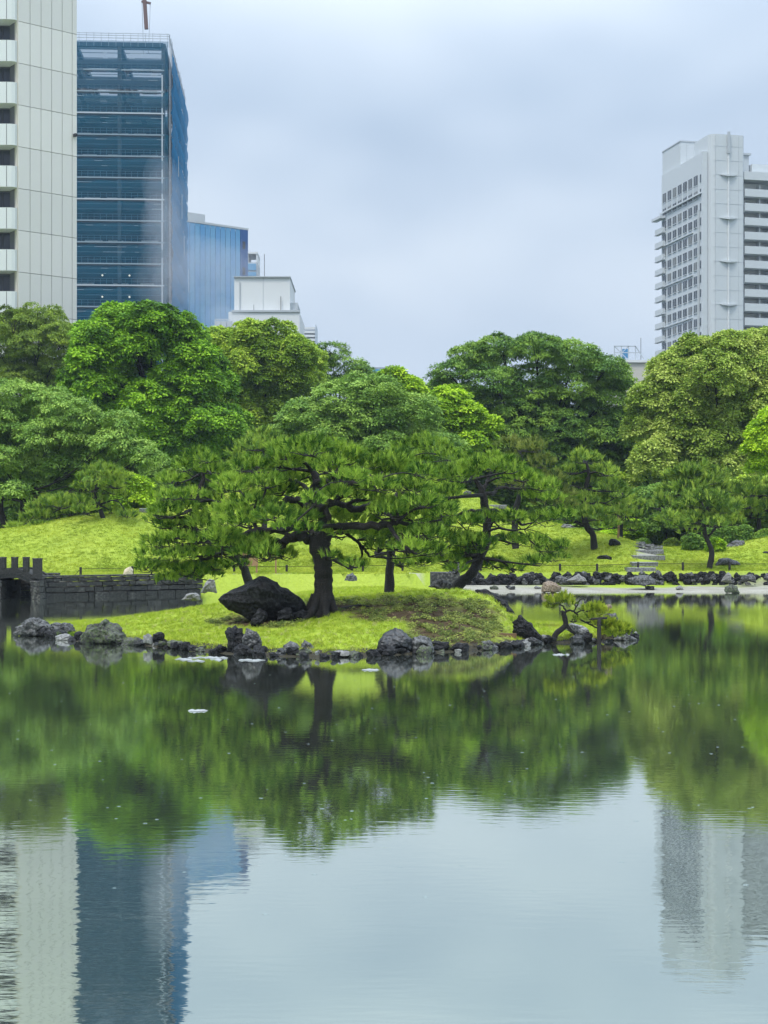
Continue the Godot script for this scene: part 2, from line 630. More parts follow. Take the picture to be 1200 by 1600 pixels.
# a rock round an outline in the x-y plane (metres about its centre), deep metres thick each way
func rock_mesh(outline: Array, deep: float, seed_: int, rough: float, nu := 40, nv := 22, facets := 26) -> ArrayMesh:
	rng.seed = seed_
	var angs := []
	for p in outline:
		angs.append([atan2(p.y, p.x), p.length()])
	angs.sort_custom(func(a, b): return a[0] < b[0])
	var n := angs.size()
	var planes := []
	for k in facets:
		var q := any_dir()
		q.z = absf(q.z) * (1 if k % 3 else -1)
		planes.append([q.normalized(), rr(0.66, 0.96)])
	var size := 0.0
	for a in angs:
		size = maxf(size, a[1])
	var off := Vector3(rr(-50, 50), rr(-50, 50), rr(-50, 50))
	var pts := []
	for u in ball(nu, nv):
		var a := atan2(u.y, u.x)
		var rho := 1.0
		for k in n:
			var p0: Array = angs[k]
			var p1: Array = angs[(k + 1) % n]
			var a1: float = p1[0] + (TAU if k == n - 1 else 0.0)
			var aa := a if a >= p0[0] else a + TAU
			if aa >= p0[0] and aa <= a1:
				# straight edge between the two corners
				var c0: Vector2 = Vector2(cos(p0[0]), sin(p0[0])) * p0[1]
				var c1: Vector2 = Vector2(cos(p1[0]), sin(p1[0])) * p1[1]
				var dir := Vector2(cos(a), sin(a))
				var e: Vector2 = c1 - c0
				var den := dir.cross(e)
				rho = c0.cross(e) / den if absf(den) > 1e-6 else p0[1]
				break
		var shrink := 1.0
		for pl in planes:
			var dt: float = u.dot(pl[0])
			if dt > pl[1]:
				shrink = minf(shrink, lerpf(1.0, pl[1] / dt, 0.9))
		var w := pow(maxf(1.0 - u.z * u.z, 0.0), 0.36)
		var v := Vector3(cos(a) * rho * w, sin(a) * rho * w, signf(u.z) * pow(absf(u.z), 0.8) * deep)
		v *= shrink
		var nn := v / size * 26.0 + off
		var disp := nz.get_noise_3d(nn.x, nn.y, nn.z) * 0.14 + (0.25 - absf(nz2.get_noise_3d(nn.x * 2.0, nn.y * 2.0, nn.z * 2.0))) * 0.30 + (0.2 - absf(nz2.get_noise_3d(nn.x * 5.0, nn.y * 5.0, nn.z * 5.0))) * 0.16
		v *= 1.0 + disp * rough
		pts.append(v)
	var s := new_st()
	s.set_smooth_group(-1)
	for j in nv:
		for i in nu:
			var i2 := (i + 1) % nu
			quad(s, pts[j * nu + i], pts[j * nu + i2], pts[(j + 1) * nu + i2], pts[(j + 1) * nu + i])
	s.index()
	s.generate_normals()
	return s.commit()

# a rock traced as [px, py] corners at depth d
func rock(called: String, label: String, d: float, corners: Array, thick: float, m: Material, seed_ := 1, rough := 1.0, group := "", fine := false) -> MeshInstance3D:
	var c := Vector2.ZERO
	for q in corners:
		c += Vector2(q[0], q[1])
	c /= corners.size()
	var k := d / F
	var out := []
	var w := 0.0
	for q in corners:
		out.append(Vector2((q[0] - c.x) * k, (c.y - q[1]) * k))
		w = maxf(w, absf(q[0] - c.x) * k)
	var o := put(called, rock_mesh(out, w * thick, seed_, rough, 84 if fine else 44, 46 if fine else 24), m)
	o.position = at(c.x, c.y, d)
	tag(o, label, "rock", group)
	return o

# shared stone shapes for the many small ones, one metre across
func stone_shapes() -> void:
	var list := []
	for k in 10:
		rng.seed = 400 + k
		var out := []
		for i in 9:
			var a := TAU * i / 9.0 + rr(-0.2, 0.2)
			out.append(Vector2(cos(a) * 0.5, sin(a) * 0.5) * rr(0.8, 1.12))
		list.append(rock_mesh(out, rr(0.4, 0.5), 500 + k, 1.7, 22, 13, 12))
	shared.stones = list

func stone(called: String, parent: Node, pos: Vector3, size: Vector3, m: Material) -> MeshInstance3D:
	var o := put(called, shared.stones[rng.randi() % 10], m, parent)
	o.transform = Transform3D(Basis.from_euler(Vector3(rr(-0.5, 0.5), rr(0, TAU), rr(-0.3, 0.3))) * Basis.from_scale(Vector3.ONE), pos)
	o.scale = size
	return o

# ---------------------------------------------------------------- buildings
# pale tower at the left edge of the photo: clad in panels, curved balconies to its left
func panel_tower() -> void:
	var d0 := 140.0
	var corner := at(28, HZ, d0)
	var t := thing("panel_tower", "pale grey panel-clad tower with rounded white balconies at the left edge", "building", Vector3(corner.x, 2.0, corner.z))
	var fl := 3.8
	var ybase := EYE + (HZ - 425.0) / F * d0 - 2.0      # a seam
	var dir := Vector3(0.78, 0, -0.626)
	var out := Vector3(-0.626, 0, -0.78) * -1.0
	out = Vector3(dir.z, 0, -dir.x)
	if out.z < 0.0:
		out = -out
	var turn := atan2(-dir.z, dir.x)
	var wid := 5.9
	var y0 := ybase - 5.0 * fl
	var nfl := 18
	# the core that everything hangs on
	var s := new_st()
	boxto(s, dir * (wid * 0.5) - out * 6.0 + Vector3(0, (y0 + nfl * fl) * 0.5 - 0.5, 0), Vector3(wid * 0.5 - 0.02, (y0 + nfl * fl) * 0.5 + 1.0, 5.93), Basis(dir, Vector3.UP, out))
	boxto(s, Vector3(-7.0, (y0 + nfl * fl) * 0.5 - 0.5, -7.5), Vector3(7.0, (y0 + nfl * fl) * 0.5 + 1.0, 6.0))
	put("wall", done(s), M.joint, t)
	var cols := [0.0, 1.16, 2.25, 3.32, 4.38, 5.4, 5.9]
	for f in nfl:
		for k in 6:
			var w: float = cols[k + 1] - cols[k]
			var o := box("panel", Vector3(w - 0.05, fl - 0.05, 0.12), dir * (cols[k] + w * 0.5) + out * 0.02 + Vector3(0, y0 + (f + 0.5) * fl, 0), M.panels[(f * 7 + k * 3 + f / 3) % 3], t, turn)
	# balconies
	var bt := new_st()
	for f in nfl:
		var yb := y0 + f * fl - 0.02
		# window band is set back; parapets stand proud
		var par := new_st()
		var prof := [Vector3(-14, 0, 0.35), Vector3(-0.95, 0, 0.35), Vector3(-0.5, 0, 0.32), Vector3(-0.2, 0, 0.2), Vector3(-0.02, 0, -0.1)]
		var lo := yb + 0.1
		var hi := yb + 2.02
		for i in prof.size() - 1:
			var a: Vector3 = prof[i]
			var b: Vector3 = prof[i + 1]
			quad(par, a + Vector3(0, lo, 0), a + Vector3(0, hi, 0), b + Vector3(0, hi, 0), b + Vector3(0, lo, 0))
			quad(par, Vector3(a.x, hi, a.z), Vector3(a.x, hi, -1.4), Vector3(b.x, hi, -1.4), Vector3(b.x, hi, b.z))
			quad(par, Vector3(a.x, lo, a.z), Vector3(b.x, lo, b.z), Vector3(b.x, lo, -1.4), Vector3(a.x, lo, -1.4))
		var pp := put("balcony", done(par), M.parapet, t)
		for x in [-0.95, -3.6, -6.3]:
			box("joint", Vector3(0.05, hi - lo - 0.04, 0.03), Vector3(x, (lo + hi) * 0.5, 0.352), M.joint, pp)
		var wn := box("window", Vector3(13.2, 1.7, 0.1), Vector3(-7.5, yb + 2.92, -1.42), M.dark_glass, t)
		for x in [6.5, 5.75, 4.2, 2.6]:
			box("frame", Vector3(0.12, 1.72, 0.12), Vector3(x, 0, 0.02), M.black, wn)
	# return wall beside the windows
	box("side_wall", Vector3(1.62, y0 + nfl * fl, 0.1), Vector3(-0.46, (y0 + nfl * fl) * 0.5, -0.72), M.beige, t, atan2(1.4, -0.8))
	var cam := new_st()
	boxto(cam, dir * 5.6 + out * 0.3 + Vector3(0, EYE + (HZ - 210.0) / F * 143.0 - 2.0, 0), Vector3(0.12, 0.12, 0.25), Basis(dir, Vector3.UP, out))
	bar(cam, dir * 5.6 + out * 0.05 + Vector3(0, EYE + (HZ - 208.0) / F * 143.0 - 2.0, 0), dir * 5.6 + out * 0.3 + Vector3(0, EYE + (HZ - 208.0) / F * 143.0 - 2.0, 0), 0.05)
	put("security_camera", done(cam), M.black, t)

# unfinished tower wrapped in blue netting
func netted_tower() -> void:
	var c := at(262, HZ, 300)
	var t := thing("tower_under_construction", "unfinished steel tower wrapped in translucent blue construction netting", "building", Vector3(c.x, 2.0, c.z), deg_to_rad(3.2))
	# local axes: x to the right along the front, z towards the viewer; right front corner at 0
	var w := 27.0
	var dp := 42.0
	var top := 99.6
	var fl := 4.18
	var nfl := 23
	var s: SurfaceTool
	for f in nfl - 2:
		var y := 0.6 + f * fl
		box("floor_slab", Vector3(w - 1.2, 0.55, dp - 1.0), Vector3(-w * 0.5 - 0.2, y, -dp * 0.5), M.slab, t)
	for x in [-0.9, -9.4, -18.0, -26.3]:
		for z in [-0.8, -14.0, -28.0, -41.0]:
			box("column", Vector3(0.7, top - 1.6, 0.7), Vector3(x, (top - 1.6) * 0.5, z), M.steel_grey, t)
	box("lift_core", Vector3(12.0, top - 12.0, 14.0), Vector3(-14.0, (top - 12.0) * 0.5, -24.0), M.slab, t)
	# added dark sheet some metres into each floor, standing in for shade, with pale board stacks near the edge
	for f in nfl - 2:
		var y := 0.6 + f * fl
		box("shade_sheet", Vector3(w - 2.6, fl - 0.6, 0.3), Vector3(-w * 0.5, y + fl * 0.5 + 0.02, -9.0), M.inner, t)
	# edge rails, deck beams and site lamps of the front
	for f in range(8, nfl):
		var y := 0.6 + f * fl
		s = new_st()
		bar(s, Vector3(-w, y + 1.35, 0.05), Vector3(-0.8, y + 1.35, 0.05), 0.05)
		bar(s, Vector3(-w, y + 0.85, 0.05), Vector3(-0.8, y + 0.85, 0.05), 0.04)
		for k in 22:
			bar(s, Vector3(-1.0 - k * 1.2, y, 0.05), Vector3(-1.0 - k * 1.2, y + 1.35, 0.05), 0.04)
		for yy in [2.2, 3.2]:
			bar(s, Vector3(-w, y + yy, 0.62), Vector3(-0.6, y + yy, 0.62), 0.05)
		put("guard_rail", done(s), M.rail_steel, t)
		box("edge_beam", Vector3(w - 0.6, 0.26, 0.2), Vector3(-w * 0.5 - 0.3, y - 0.1, 0.75), M.rail_steel if f % 4 else M.pale_steel, t)
		if f % 2 == 0 or f > 17:
			for k in 4:
				box("board_stack", Vector3(rr(2.0, 3.4), 0.35, 1.2), Vector3(-3.5 - k * 5.4 - rr(0, 2), y + 0.46, -1.6), M.pale_board, t)
		if f in [20, 19]:
			for k in 5:
				box("ceiling_panel", Vector3(3.0, 0.06, 2.4), Vector3(-3.0 - k * 4.0, y + fl - 0.42, -4.4), M.pale_board, t)
	for f in range(8, 13):
		for px in [161.0, 203.0]:
			var lamp := SphereMesh.new()
			lamp.radius = 0.19
			lamp.height = 0.38
			lamp.radial_segments = 10
			lamp.rings = 6
			var o := put("site_lamp", lamp, M.lamp, t)
			o.position = Vector3((px - 262.0) / F * 300.0, 0.6 + f * fl + 1.9, 0.25)
	# open steelwork of the top storeys
	s = new_st()
	for y in [top - 9.2, top - 5.4, top - 1.8]:
		for x in [-0.9, -9.4, -18.0, -26.3]:
			bar(s, Vector3(x, y, -0.8), Vector3(x, y, -41.0), 0.42)
		for z in [-0.8, -14.0, -28.0, -41.0]:
			bar(s, Vector3(-26.3, y, z), Vector3(-0.9, y, z), 0.42)
		for k in 5:
			bar(s, Vector3(-26.3, y, -3.0 - k * 7.3), Vector3(-0.9, y, -3.0 - k * 7.3), 0.2)
	put("roof_steelwork", done(s), M.steel_blue, t)
	s = new_st()
	for y in [top - 2.0, top - 1.5, top - 1.1]:
		bar(s, Vector3(-w, y + 1.2, 0.3), Vector3(0.3, y + 1.2, 0.3), 0.05)
		bar(s, Vector3(0.3, y + 1.2, 0.3), Vector3(0.3, y + 1.2, -dp), 0.05)
	for k in 20:
		bar(s, Vector3(-w + k * 1.42, top - 2.4, 0.3), Vector3(-w + k * 1.42, top + 0.2, 0.3), 0.05)
	for k in 22:
		bar(s, Vector3(0.3, top - 2.4, -k * 1.95), Vector3(0.3, top + 0.1, -k * 1.95), 0.05)
	put("parapet_scaffold", done(s), M.pale_steel, t)
	# front netting: loose sheets hung between the floors
	for f in nfl - 1:
		var y := 0.6 + f * fl
		if f > 20:
			continue
		s = new_st()
		net(s, Vector3(-w - 0.3, y + 0.1, 0.55), Vector3(w + 0.5, 0, 0), fl - 0.1, Vector3(0, 0, 1), 18, f)
		put("front_net", done(s), M.net_front, t)
	s = new_st()
	net(s, Vector3(-w - 0.3, top - 10.8, 0.58), Vector3(w + 0.5, 0, 0), 9.4, Vector3(0, 0, 1), 18, 77)
	put("front_net", done(s), M.net_thin, t)
	box("edge_mast", Vector3(0.24, top - 8.0, 0.2), Vector3(-1.0, (top - 8.0) * 0.5, 0.72), M.pale_steel, t)
	# side netting on its scaffold
	for f in nfl:
		var y := 0.6 + f * fl
		s = new_st()
		net(s, Vector3(0.75, y + 0.05, 0.6), Vector3(0, 0, -dp - 1.0), fl + 0.02, Vector3(1, 0, 0), 22, 100 + f)
		put("side_net", done(s), M.net_side, t)
	s = new_st()
	for k in 15:
		bar(s, Vector3(0.45, 0, 0.2 - k * 2.9), Vector3(0.45, top + rr(-0.5, 0.8), 0.2 - k * 2.9), 0.07)
	for f in nfl:
		bar(s, Vector3(0.45, 0.6 + f * fl, 0.2), Vector3(0.45, 0.6 + f * fl, -dp), 0.06)
	put("side_scaffold", done(s), M.pale_steel, t)
	for q in [[-17.0, 70.0, 5.0], [-23.0, 63.0, 4.2], [-8.0, 76.0, 4.0], [-36.0, 58.0, 5.0]]:
		box("loose_sheet", Vector3(0.06, q[2], 0.7), Vector3(1.5, q[1], q[0]), M.pale_board, t)

# one hanging sheet with folds
func net(s: SurfaceTool, o: Vector3, along: Vector3, high: float, out: Vector3, n: int, seed_: int) -> void:
	s.set_smooth_group(0)
	var g := []
	for j in 5:
		var r := []
		for i in n + 1:
			var u := float(i) / n
			var v := j / 4.0
			var bulge := sin(v * PI) * (0.25 + 0.3 * nz.get_noise_2d(i * 17.0, seed_ * 31.0)) + 0.22 * nz.get_noise_2d(i * 40.0 + seed_ * 13.0, j * 30.0)
			r.append(o + along * u + Vector3(0, high * v, 0) + out * bulge)
		g.append(r)
	for j in 4:
		for i in n:
			quad(s, g[j][i], g[j + 1][i], g[j + 1][i + 1], g[j][i + 1])

func crane() -> void:
	var p := at(228, HZ, 318)
	var t := thing("tower_crane", "thin rust-coloured crane mast above the netted tower roof", "crane", Vector3(p.x, EYE + (HZ - 62.0) / F * 318.0, p.z))
	var s := new_st()
	bar(s, Vector3(0.1, 2.2, 0), Vector3(-0.3, 8.6, 0), 0.36)
	put("mast", done(s), M.rust, t)
	s = new_st()
	bar(s, Vector3(-0.9, 7.9, 0), Vector3(1.0, 7.5, 0), 0.2)
	bar(s, Vector3(-0.3, 7.6, 0), Vector3(-0.4, 10.0, 0), 0.12)
	put("cross_beam", done(s), M.rust, t)
	s = new_st()
	for x in [-0.8, 0.9]:
		bar(s, Vector3(x * 0.6, -3.0, 0), Vector3(x, 7.8, 0), 0.06)
	put("cable", done(s), M.pale_steel, t)

func glass_tower() -> void:
	var d0 := 380.0
	var p := at(280, HZ, d0)
	var dir := Vector3(0.8, 0, -0.6)
	var t := thing("glass_office", "blue mirror-glass office block with vertical joints behind the netted tower", "building", Vector3(p.x, 2.0, p.z), atan2(0.6, 0.8))
	var h := 507.0 / F * d0 + 0.2
	var w := 17.6
	var n := 12
	box("core", Vector3(w + 2.1, h - 0.6, 18.0), Vector3(w * 0.5 + 1.1, h * 0.5 - 0.3, -9.15), M.steel_blue, t)
	for k in n:
		for f in 8:
			box("glass_panel", Vector3(w / n - 0.12, h / 8.0 - 0.03, 0.1), Vector3((k + 0.5) * w / n, (f + 0.5) * h / 8.0, 0.0), M.curtain[(k + f * 5) % 3], t)
	box("corner_pier", Vector3(2.2, h + 0.1, 0.3), Vector3(w + 1.1, h * 0.5, 0.02), M.deep_glass, t)
	for f in 9:
		box("window", Vector3(0.8, 1.9, 0.12), Vector3(w + 1.0, h - 3.9 - f * 6.6, 0.18), M.black, t)
	box("coping", Vector3(w + 2.5, 0.5, 0.6), Vector3(w * 0.5 + 1.1, h + 0.3, -0.1), M.pale_board, t)
	box("rooftop_plant", Vector3(5.4, 3.2, 6.0), Vector3(6.4, h + 1.6, -6.0), M.pale_board, t)
	box("stair_head", Vector3(2.4, 7.0, 4.0), Vector3(-0.6, h + 3.6, -3.0), M.beige, t)

func block(t: Node3D, called: String, x0: float, x1: float, yt: float, yb: float, d: float, deep: float, m: Material) -> MeshInstance3D:
	var a := at(x0, yt, d)
	var b := at(x1, yb, d)
	return box(called, Vector3(b.x - a.x, a.y - b.y, deep), Vector3((a.x + b.x) * 0.5, (a.y + b.y) * 0.5, -d - deep * 0.5) - t.position, m, t)

func small_blocks() -> void:
	var p := at(412, HZ, 250)
	var t := thing("white_block", "low white windowless block with stepped top, before the glass office", "building", Vector3(p.x, 2.0, p.z))
	block(t, "upper_wall", 366, 453, 433, 487.0, 250, 14, M.white_wall)
	block(t, "lower_wall", 357, 468, 487, 850, 249, 16, M.white_wall)
	block(t, "annex", 453.2, 465, 473, 486.8, 251, 8, M.pale_grey)
	block(t, "ledge", 362, 468.4, 484.5, 487.5, 248.8, 1, M.pale_grey)
	block(t, "coping", 365, 454, 431.6, 433.2, 249.7, 15, M.pale_grey)
	block(t, "panel_joint", 411, 411.5, 434, 484, 249.96, 0.1, M.pale_grey)
	block(t, "downpipe", 374.0, 375.2, 440, 486, 249.8, 0.15, M.pale_grey)
	block(t, "vent_pipe", 438.2, 439.2, 463, 486, 249.6, 0.12, M.joint)
	block(t, "vent_pipe", 396.2, 396.9, 476, 486, 249.6, 0.08, M.joint)
	block(t, "louvre", 410, 430, 514, 530, 248.9, 0.3, M.pale_grey)
	var s := new_st()
	for k in 6:
		var a := at(336.0 + k * 4.6, 512, 246) - t.position
		bar(s, a, a + Vector3(0, 1.3, 0), 0.07)
		if k % 2 == 0:
			boxto(s, a + Vector3(0.5, 0.5, 0), Vector3(0.4, 0.5, 0.4))
	bar(s, at(336, 499, 246) - t.position, at(360, 499, 246) - t.position, 0.06)
	put("roof_railing", done(s), M.pale_grey, t)
	p = at(394, HZ, 455)
	t = thing("slim_tower", "slim pale tower slice with open top floor, beside the glass office", "building", Vector3(p.x, 2.0, p.z))
	block(t, "wall", 384, 402, 410, 850, 455, 10, M.pale_grey)
	block(t, "roof_slab", 384, 402.4, 393.5, 396.5, 454.8, 10, M.white_wall)
	block(t, "column", 400.2, 402, 396.6, 409.8, 455, 10, M.white_wall)
	block(t, "column", 386.2, 388, 396.6, 409.8, 455, 10, M.white_wall)
	block(t, "window_band", 386, 400, 412, 422, 454.7, 0.3, M.curtain[1])
	block(t, "window_band", 386, 400, 425, 431, 454.7, 0.3, M.curtain[1])
	block(t, "mast", 412.6, 413.5, 397, 440, 455, 0.3, M.joint)
	p = at(482, HZ, 520)
	t = thing("distant_apartment_block", "faint pale block with balcony lines, right of the white block", "building", Vector3(p.x, 2.0, p.z))
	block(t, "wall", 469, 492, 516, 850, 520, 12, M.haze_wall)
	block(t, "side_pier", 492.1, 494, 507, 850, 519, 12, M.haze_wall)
	for k in 6:
		block(t, "balcony", 470, 492, 511 + k * 6.0, 514.4 + k * 6.0, 518.6, 1.2, M.white_wall)
	p = at(589, HZ, 330)
	t = thing("grey_block", "low grey block showing just over the middle treetops", "building", Vector3(p.x, 2.0, p.z))
	block(t, "wall", 574, 604, 574, 850, 330, 12, M.mid_grey)
	block(t, "window_band", 576, 602, 577, 581, 329.8, 0.3, M.curtain[1])
	block(t, "window_band", 576, 602, 585, 589, 329.8, 0.3, M.curtain[1])
	block(t, "window_band", 576, 602, 593, 597, 329.8, 0.3, M.curtain[1])
	p = at(990, HZ, 300)
	t = thing("beige_block", "low beige block with a steel roof frame, between the right-hand trees and the hotel", "building", Vector3(p.x, 2.0, p.z))
	block(t, "wall", 962, 1014, 566, 850, 300, 14, M.beige)
	block(t, "roof_slab", 960, 1016, 562.5, 566.2, 299.6, 15, M.white_wall)
	s = new_st()
	var q := func(x: float, y: float, z: float) -> Vector3: return at(x, y, 300.0 + z) - t.position
	for z in [1.0, 8.0]:
		for x in [960.0, 971.0, 982.0, 993.0]:
			bar(s, q.call(x, 563, z), q.call(x, 541, z), 0.1)
		bar(s, q.call(960, 541, z), q.call(993, 541, z), 0.1)
		bar(s, q.call(960, 551, z), q.call(999, 551, z), 0.08)
		bar(s, q.call(993, 541, z), q.call(1006, 561, z), 0.1)
		bar(s, q.call(960, 541, z), q.call(982, 563, z), 0.07)
		bar(s, q.call(982, 541, z), q.call(960, 563, z), 0.07)
	for x in [960.0, 971.0, 982.0, 993.0]:
		bar(s, q.call(x, 541, 1), q.call(x, 541, 8), 0.08)
	put("roof_frame", done(s), M.pale_steel, t)
	block(t, "roof_tank", 973, 981, 545, 560, 302, 3, M.curtain[0])
	block(t, "mast", 1001.0, 1001.8, 528, 562, 301, 0.1, M.joint)

# white hotel tower on the right
func hotel() -> void:
	var d0 := 300.0
	var p := at(1098, HZ, d0)
	var t := thing("white_hotel_tower", "tall white hotel tower with rows of small square windows at the right edge", "building", Vector3(p.x, 2.0, p.z), deg_to_rad(13.0))
	# local: x along the front to the right, z out of the front; the window face runs to -z at x = 0
	var k := d0 / F
	var fl := 22.45 * k
	var h := (HZ - 237.0) * k + 0.2
	box("wall", Vector3(8.0, h, 20.0), Vector3(4.02, h * 0.5, -10.02), M.hotel, t)
	box("wall", Vector3(18.0, h - 3.0, 19.0), Vector3(13.0, h * 0.5 - 1.5, -11.5), M.hotel, t)
	box("corner_pier", Vector3(1.1, h, 0.5), Vector3(0.3, h * 0.5, 0.1), M.hotel, t)
	# window face
	var top_y := h - 5.0
	for f in 25:
		var y := top_y - f * fl
		if y < 4.0:
			break
		for c in 7:
			var z := -3.2 - c * 2.55
			var wn := box("window", Vector3(0.14, 1.55 if f else 1.9, 1.6), Vector3(-0.02, y, z), M.window_set[(f * 3 + c * 7 + f * c) % 5], t)
			box("sill", Vector3(0.16, 0.1, 1.75), Vector3(-0.06, -0.86 if f else -1.02, 0), M.hotel, wn)
			if f == 0:
				box("grille", Vector3(0.12, 1.1, 1.6), Vector3(-0.02, -1.65, 0), M.pale_grey, wn)
			box("mullion", Vector3(0.04, 1.5, 0.06), Vector3(-0.075, 0, 0.1), M.pale_grey, wn)
		box("narrow_window", Vector3(0.14, 1.5, 0.5), Vector3(-0.02, y, -0.9), M.window_dark, t)
		if f > 1 and f % 3 == 1:
			box("string_course", Vector3(0.3, 0.12, 15.0), Vector3(-0.1, y + 1.25, -12.0), M.hotel, t)
		# balcony ends on the far side
		if f > 1:
			var b := box("balcony", Vector3(0.7, 1.0, 4.0), Vector3(-0.3, y - 0.95, -20.0), M.hotel, t)
			box("soffit", Vector3(0.8, 0.16, 4.1), Vector3(-0.05, -0.6, 0), M.pale_grey, b)
	box("cornice", Vector3(0.5, 0.3, 20.4), Vector3(-0.2, top_y - 3.0, -10.0), M.hotel, t)
	box("roof_ledge", Vector3(1.3, 0.5, 4.6), Vector3(-0.6, top_y - 4.0, -20.2), M.hotel, t)
	for z in [-2.0, -1.5]:
		box("drainpipe", Vector3(0.16, h - 11.0, 0.16), Vector3(-0.14, (h - 11.0) * 0.5, z), M.hotel, t)
	# penthouse behind the roof line
	box("penthouse", Vector3(9.0, 9.0, 9.0), Vector3(5.0, h + 0.5, -16.2), M.hotel, t)
	for x in [1.9, 4.0]:
		box("panel_joint", Vector3(0.06, 8.6, 0.06), Vector3(x, h + 0.5, -11.7), M.pale_grey, t)
	box("penthouse_cap", Vector3(9.2, 0.25, 9.2), Vector3(5.0, h + 5.1, -16.2), M.pale_grey, t)
	# the lift shaft
	var sx0 := 0.95
	var sx1 := 8.1
	var sh := (HZ - 211.0) * k + 0.2
	var s := new_st()
	var prof := [Vector2(sx0, -6.0), Vector2(sx0, 0.2), Vector2(sx0 + 0.35, 1.0), Vector2(sx0 + 1.2, 1.4), Vector2(sx1 - 0.3, 1.4), Vector2(sx1, 1.1), Vector2(sx1, -6.0)]
	for i in prof.size() - 1:
		var a: Vector2 = prof[i]
		var b: Vector2 = prof[i + 1]
		quad(s, Vector3(a.x, 0, a.y), Vector3(a.x, sh, a.y), Vector3(b.x, sh, b.y), Vector3(b.x, 0, b.y))
	for i in range(1, prof.size() - 1):
		tri(s, Vector3(prof[0].x, sh, prof[0].y), Vector3(prof[i].x, sh, prof[i].y), Vector3(prof[i + 1].x, sh, prof[i + 1].y))
	put("lift_shaft", done(s), M.hotel, t)
	for f in 26:
		box("panel_joint", Vector3(6.2, 0.05, 0.04), Vector3(sx0 + 3.7, sh - 2.3 - f * fl, 1.41), M.pale_grey, t)
	for x in [2.0, 6.9]:
		box("panel_joint", Vector3(0.05, sh - 0.4, 0.04), Vector3(x, sh * 0.5, 1.412), M.pale_grey, t)
	box("vertical_rib", Vector3(0.28, sh, 0.24), Vector3(4.7, sh * 0.5, 1.53), M.white_wall, t)
	box("rib_cap", Vector3(0.5, 4.2, 0.3), Vector3(4.7, sh - 1.6, 1.7), M.pale_grey, t)
	for j in 7:
		var y := sh - 8.1 - j * 3.0 * fl
		s = new_st()
		var e := [Vector3(-1.9, 0.28, 0.05), Vector3(-1.2, 0.05, 0.3), Vector3(0, -0.1, 0.6), Vector3(1.2, 0.05, 0.3), Vector3(1.9, 0.28, 0.05)]
		for i in 4:
			quad(s, e[i], e[i + 1], Vector3(e[i + 1].x, 0.3, e[i + 1].z), Vector3(e[i].x, 0.3, e[i].z))
			tri(s, Vector3(0, 0.3, 0), Vector3(e[i].x, 0.3, e[i].z), Vector3(e[i + 1].x, 0.3, e[i + 1].z))
			tri(s, Vector3(0, -0.1, 0), e[i], e[i + 1])
		var o := put("light_shelf", done(s), M.hotel, t)
		o.position = Vector3(4.7, y, 1.45)
	# right wing with deep balconies
	var wy := (HZ - 266.0) * k + 0.2
	box("plant_room", Vector3(3.0, 3.9, 5.0), Vector3(10.0, wy + 2.5, -6.0), M.pale_grey, t)
	box("plant_room", Vector3(7.0, 2.0, 5.0), Vector3(15.4, wy + 1.6, -5.4), M.hotel, t)
	box("plant_cap", Vector3(3.6, 0.35, 5.4), Vector3(10.1, wy + 4.6, -5.9), M.pale_grey, t)
	box("roof_parapet", Vector3(14.0, 1.6, 3.4), Vector3(15.2, wy - 0.8, -0.5), M.hotel, t)
	for f in 26:
		var y := wy - 4.1 - f * fl
		if y < 3.0:
			break
		var b := box("balcony", Vector3(6.4, 1.5, 0.25), Vector3(11.6, y, 0.9), M.hotel, t)
		box("balcony_floor", Vector3(6.6, 0.18, 2.6), Vector3(0, -0.86, -1.4), M.pale_grey, b)
		box("window", Vector3(4.4, 1.5, 0.1), Vector3(11.0, y + 1.5, -1.1), M.beige_glass, t)
		box("divider", Vector3(0.16, 2.5, 1.4), Vector3(11.9, y + 0.6, -0.3), M.hotel, t)
	box("end_pier", Vector3(1.2, wy, 3.0), Vector3(15.6, wy * 0.5, -0.4), M.hotel, t)

# steam drifting past the towers
func steam() -> void:
	rng.seed = 111
	var puffs := []
	for k in 12:
		puffs.append([262.0 + rr(-14, 20), 300.0 + k * 15.0, 284.0 + rr(-6, 8), rr(4, 9) + k * 0.4, rr(9, 16), rr(0.006, 0.013)])
	for k in 12:
		puffs.append([300.0 + k * 6.0 + rr(-8, 8), 425.0 + rr(-25, 70), 296.0 + rr(-6, 6), rr(9, 18), rr(8, 14), rr(0.006, 0.011)])
	for k in 5:
		puffs.append([340.0 + k * 6.0, 500.0 + rr(-12, 6), 238.0, rr(5, 9), rr(3, 6), rr(0.005, 0.01)])
	for q in puffs:
		var f := FogVolume.new()
		f.name = numbered(self, "steam")
		f.shape = RenderingServer.FOG_VOLUME_SHAPE_ELLIPSOID
		f.size = Vector3(q[3], q[4], 10.0)
		var m := FogMaterial.new()
		m.density = q[5]
		m.albedo = Color(0.93, 0.95, 0.98)
		f.material = m
		add_child(f)
		f.position = at(q[0], q[1], q[2])
		f.rotation.z = rr(-0.6, 0.2)
		f.set_meta("kind", "stuff")
		f.set_meta("label", "thin steam drifting between the netted tower and the white block")

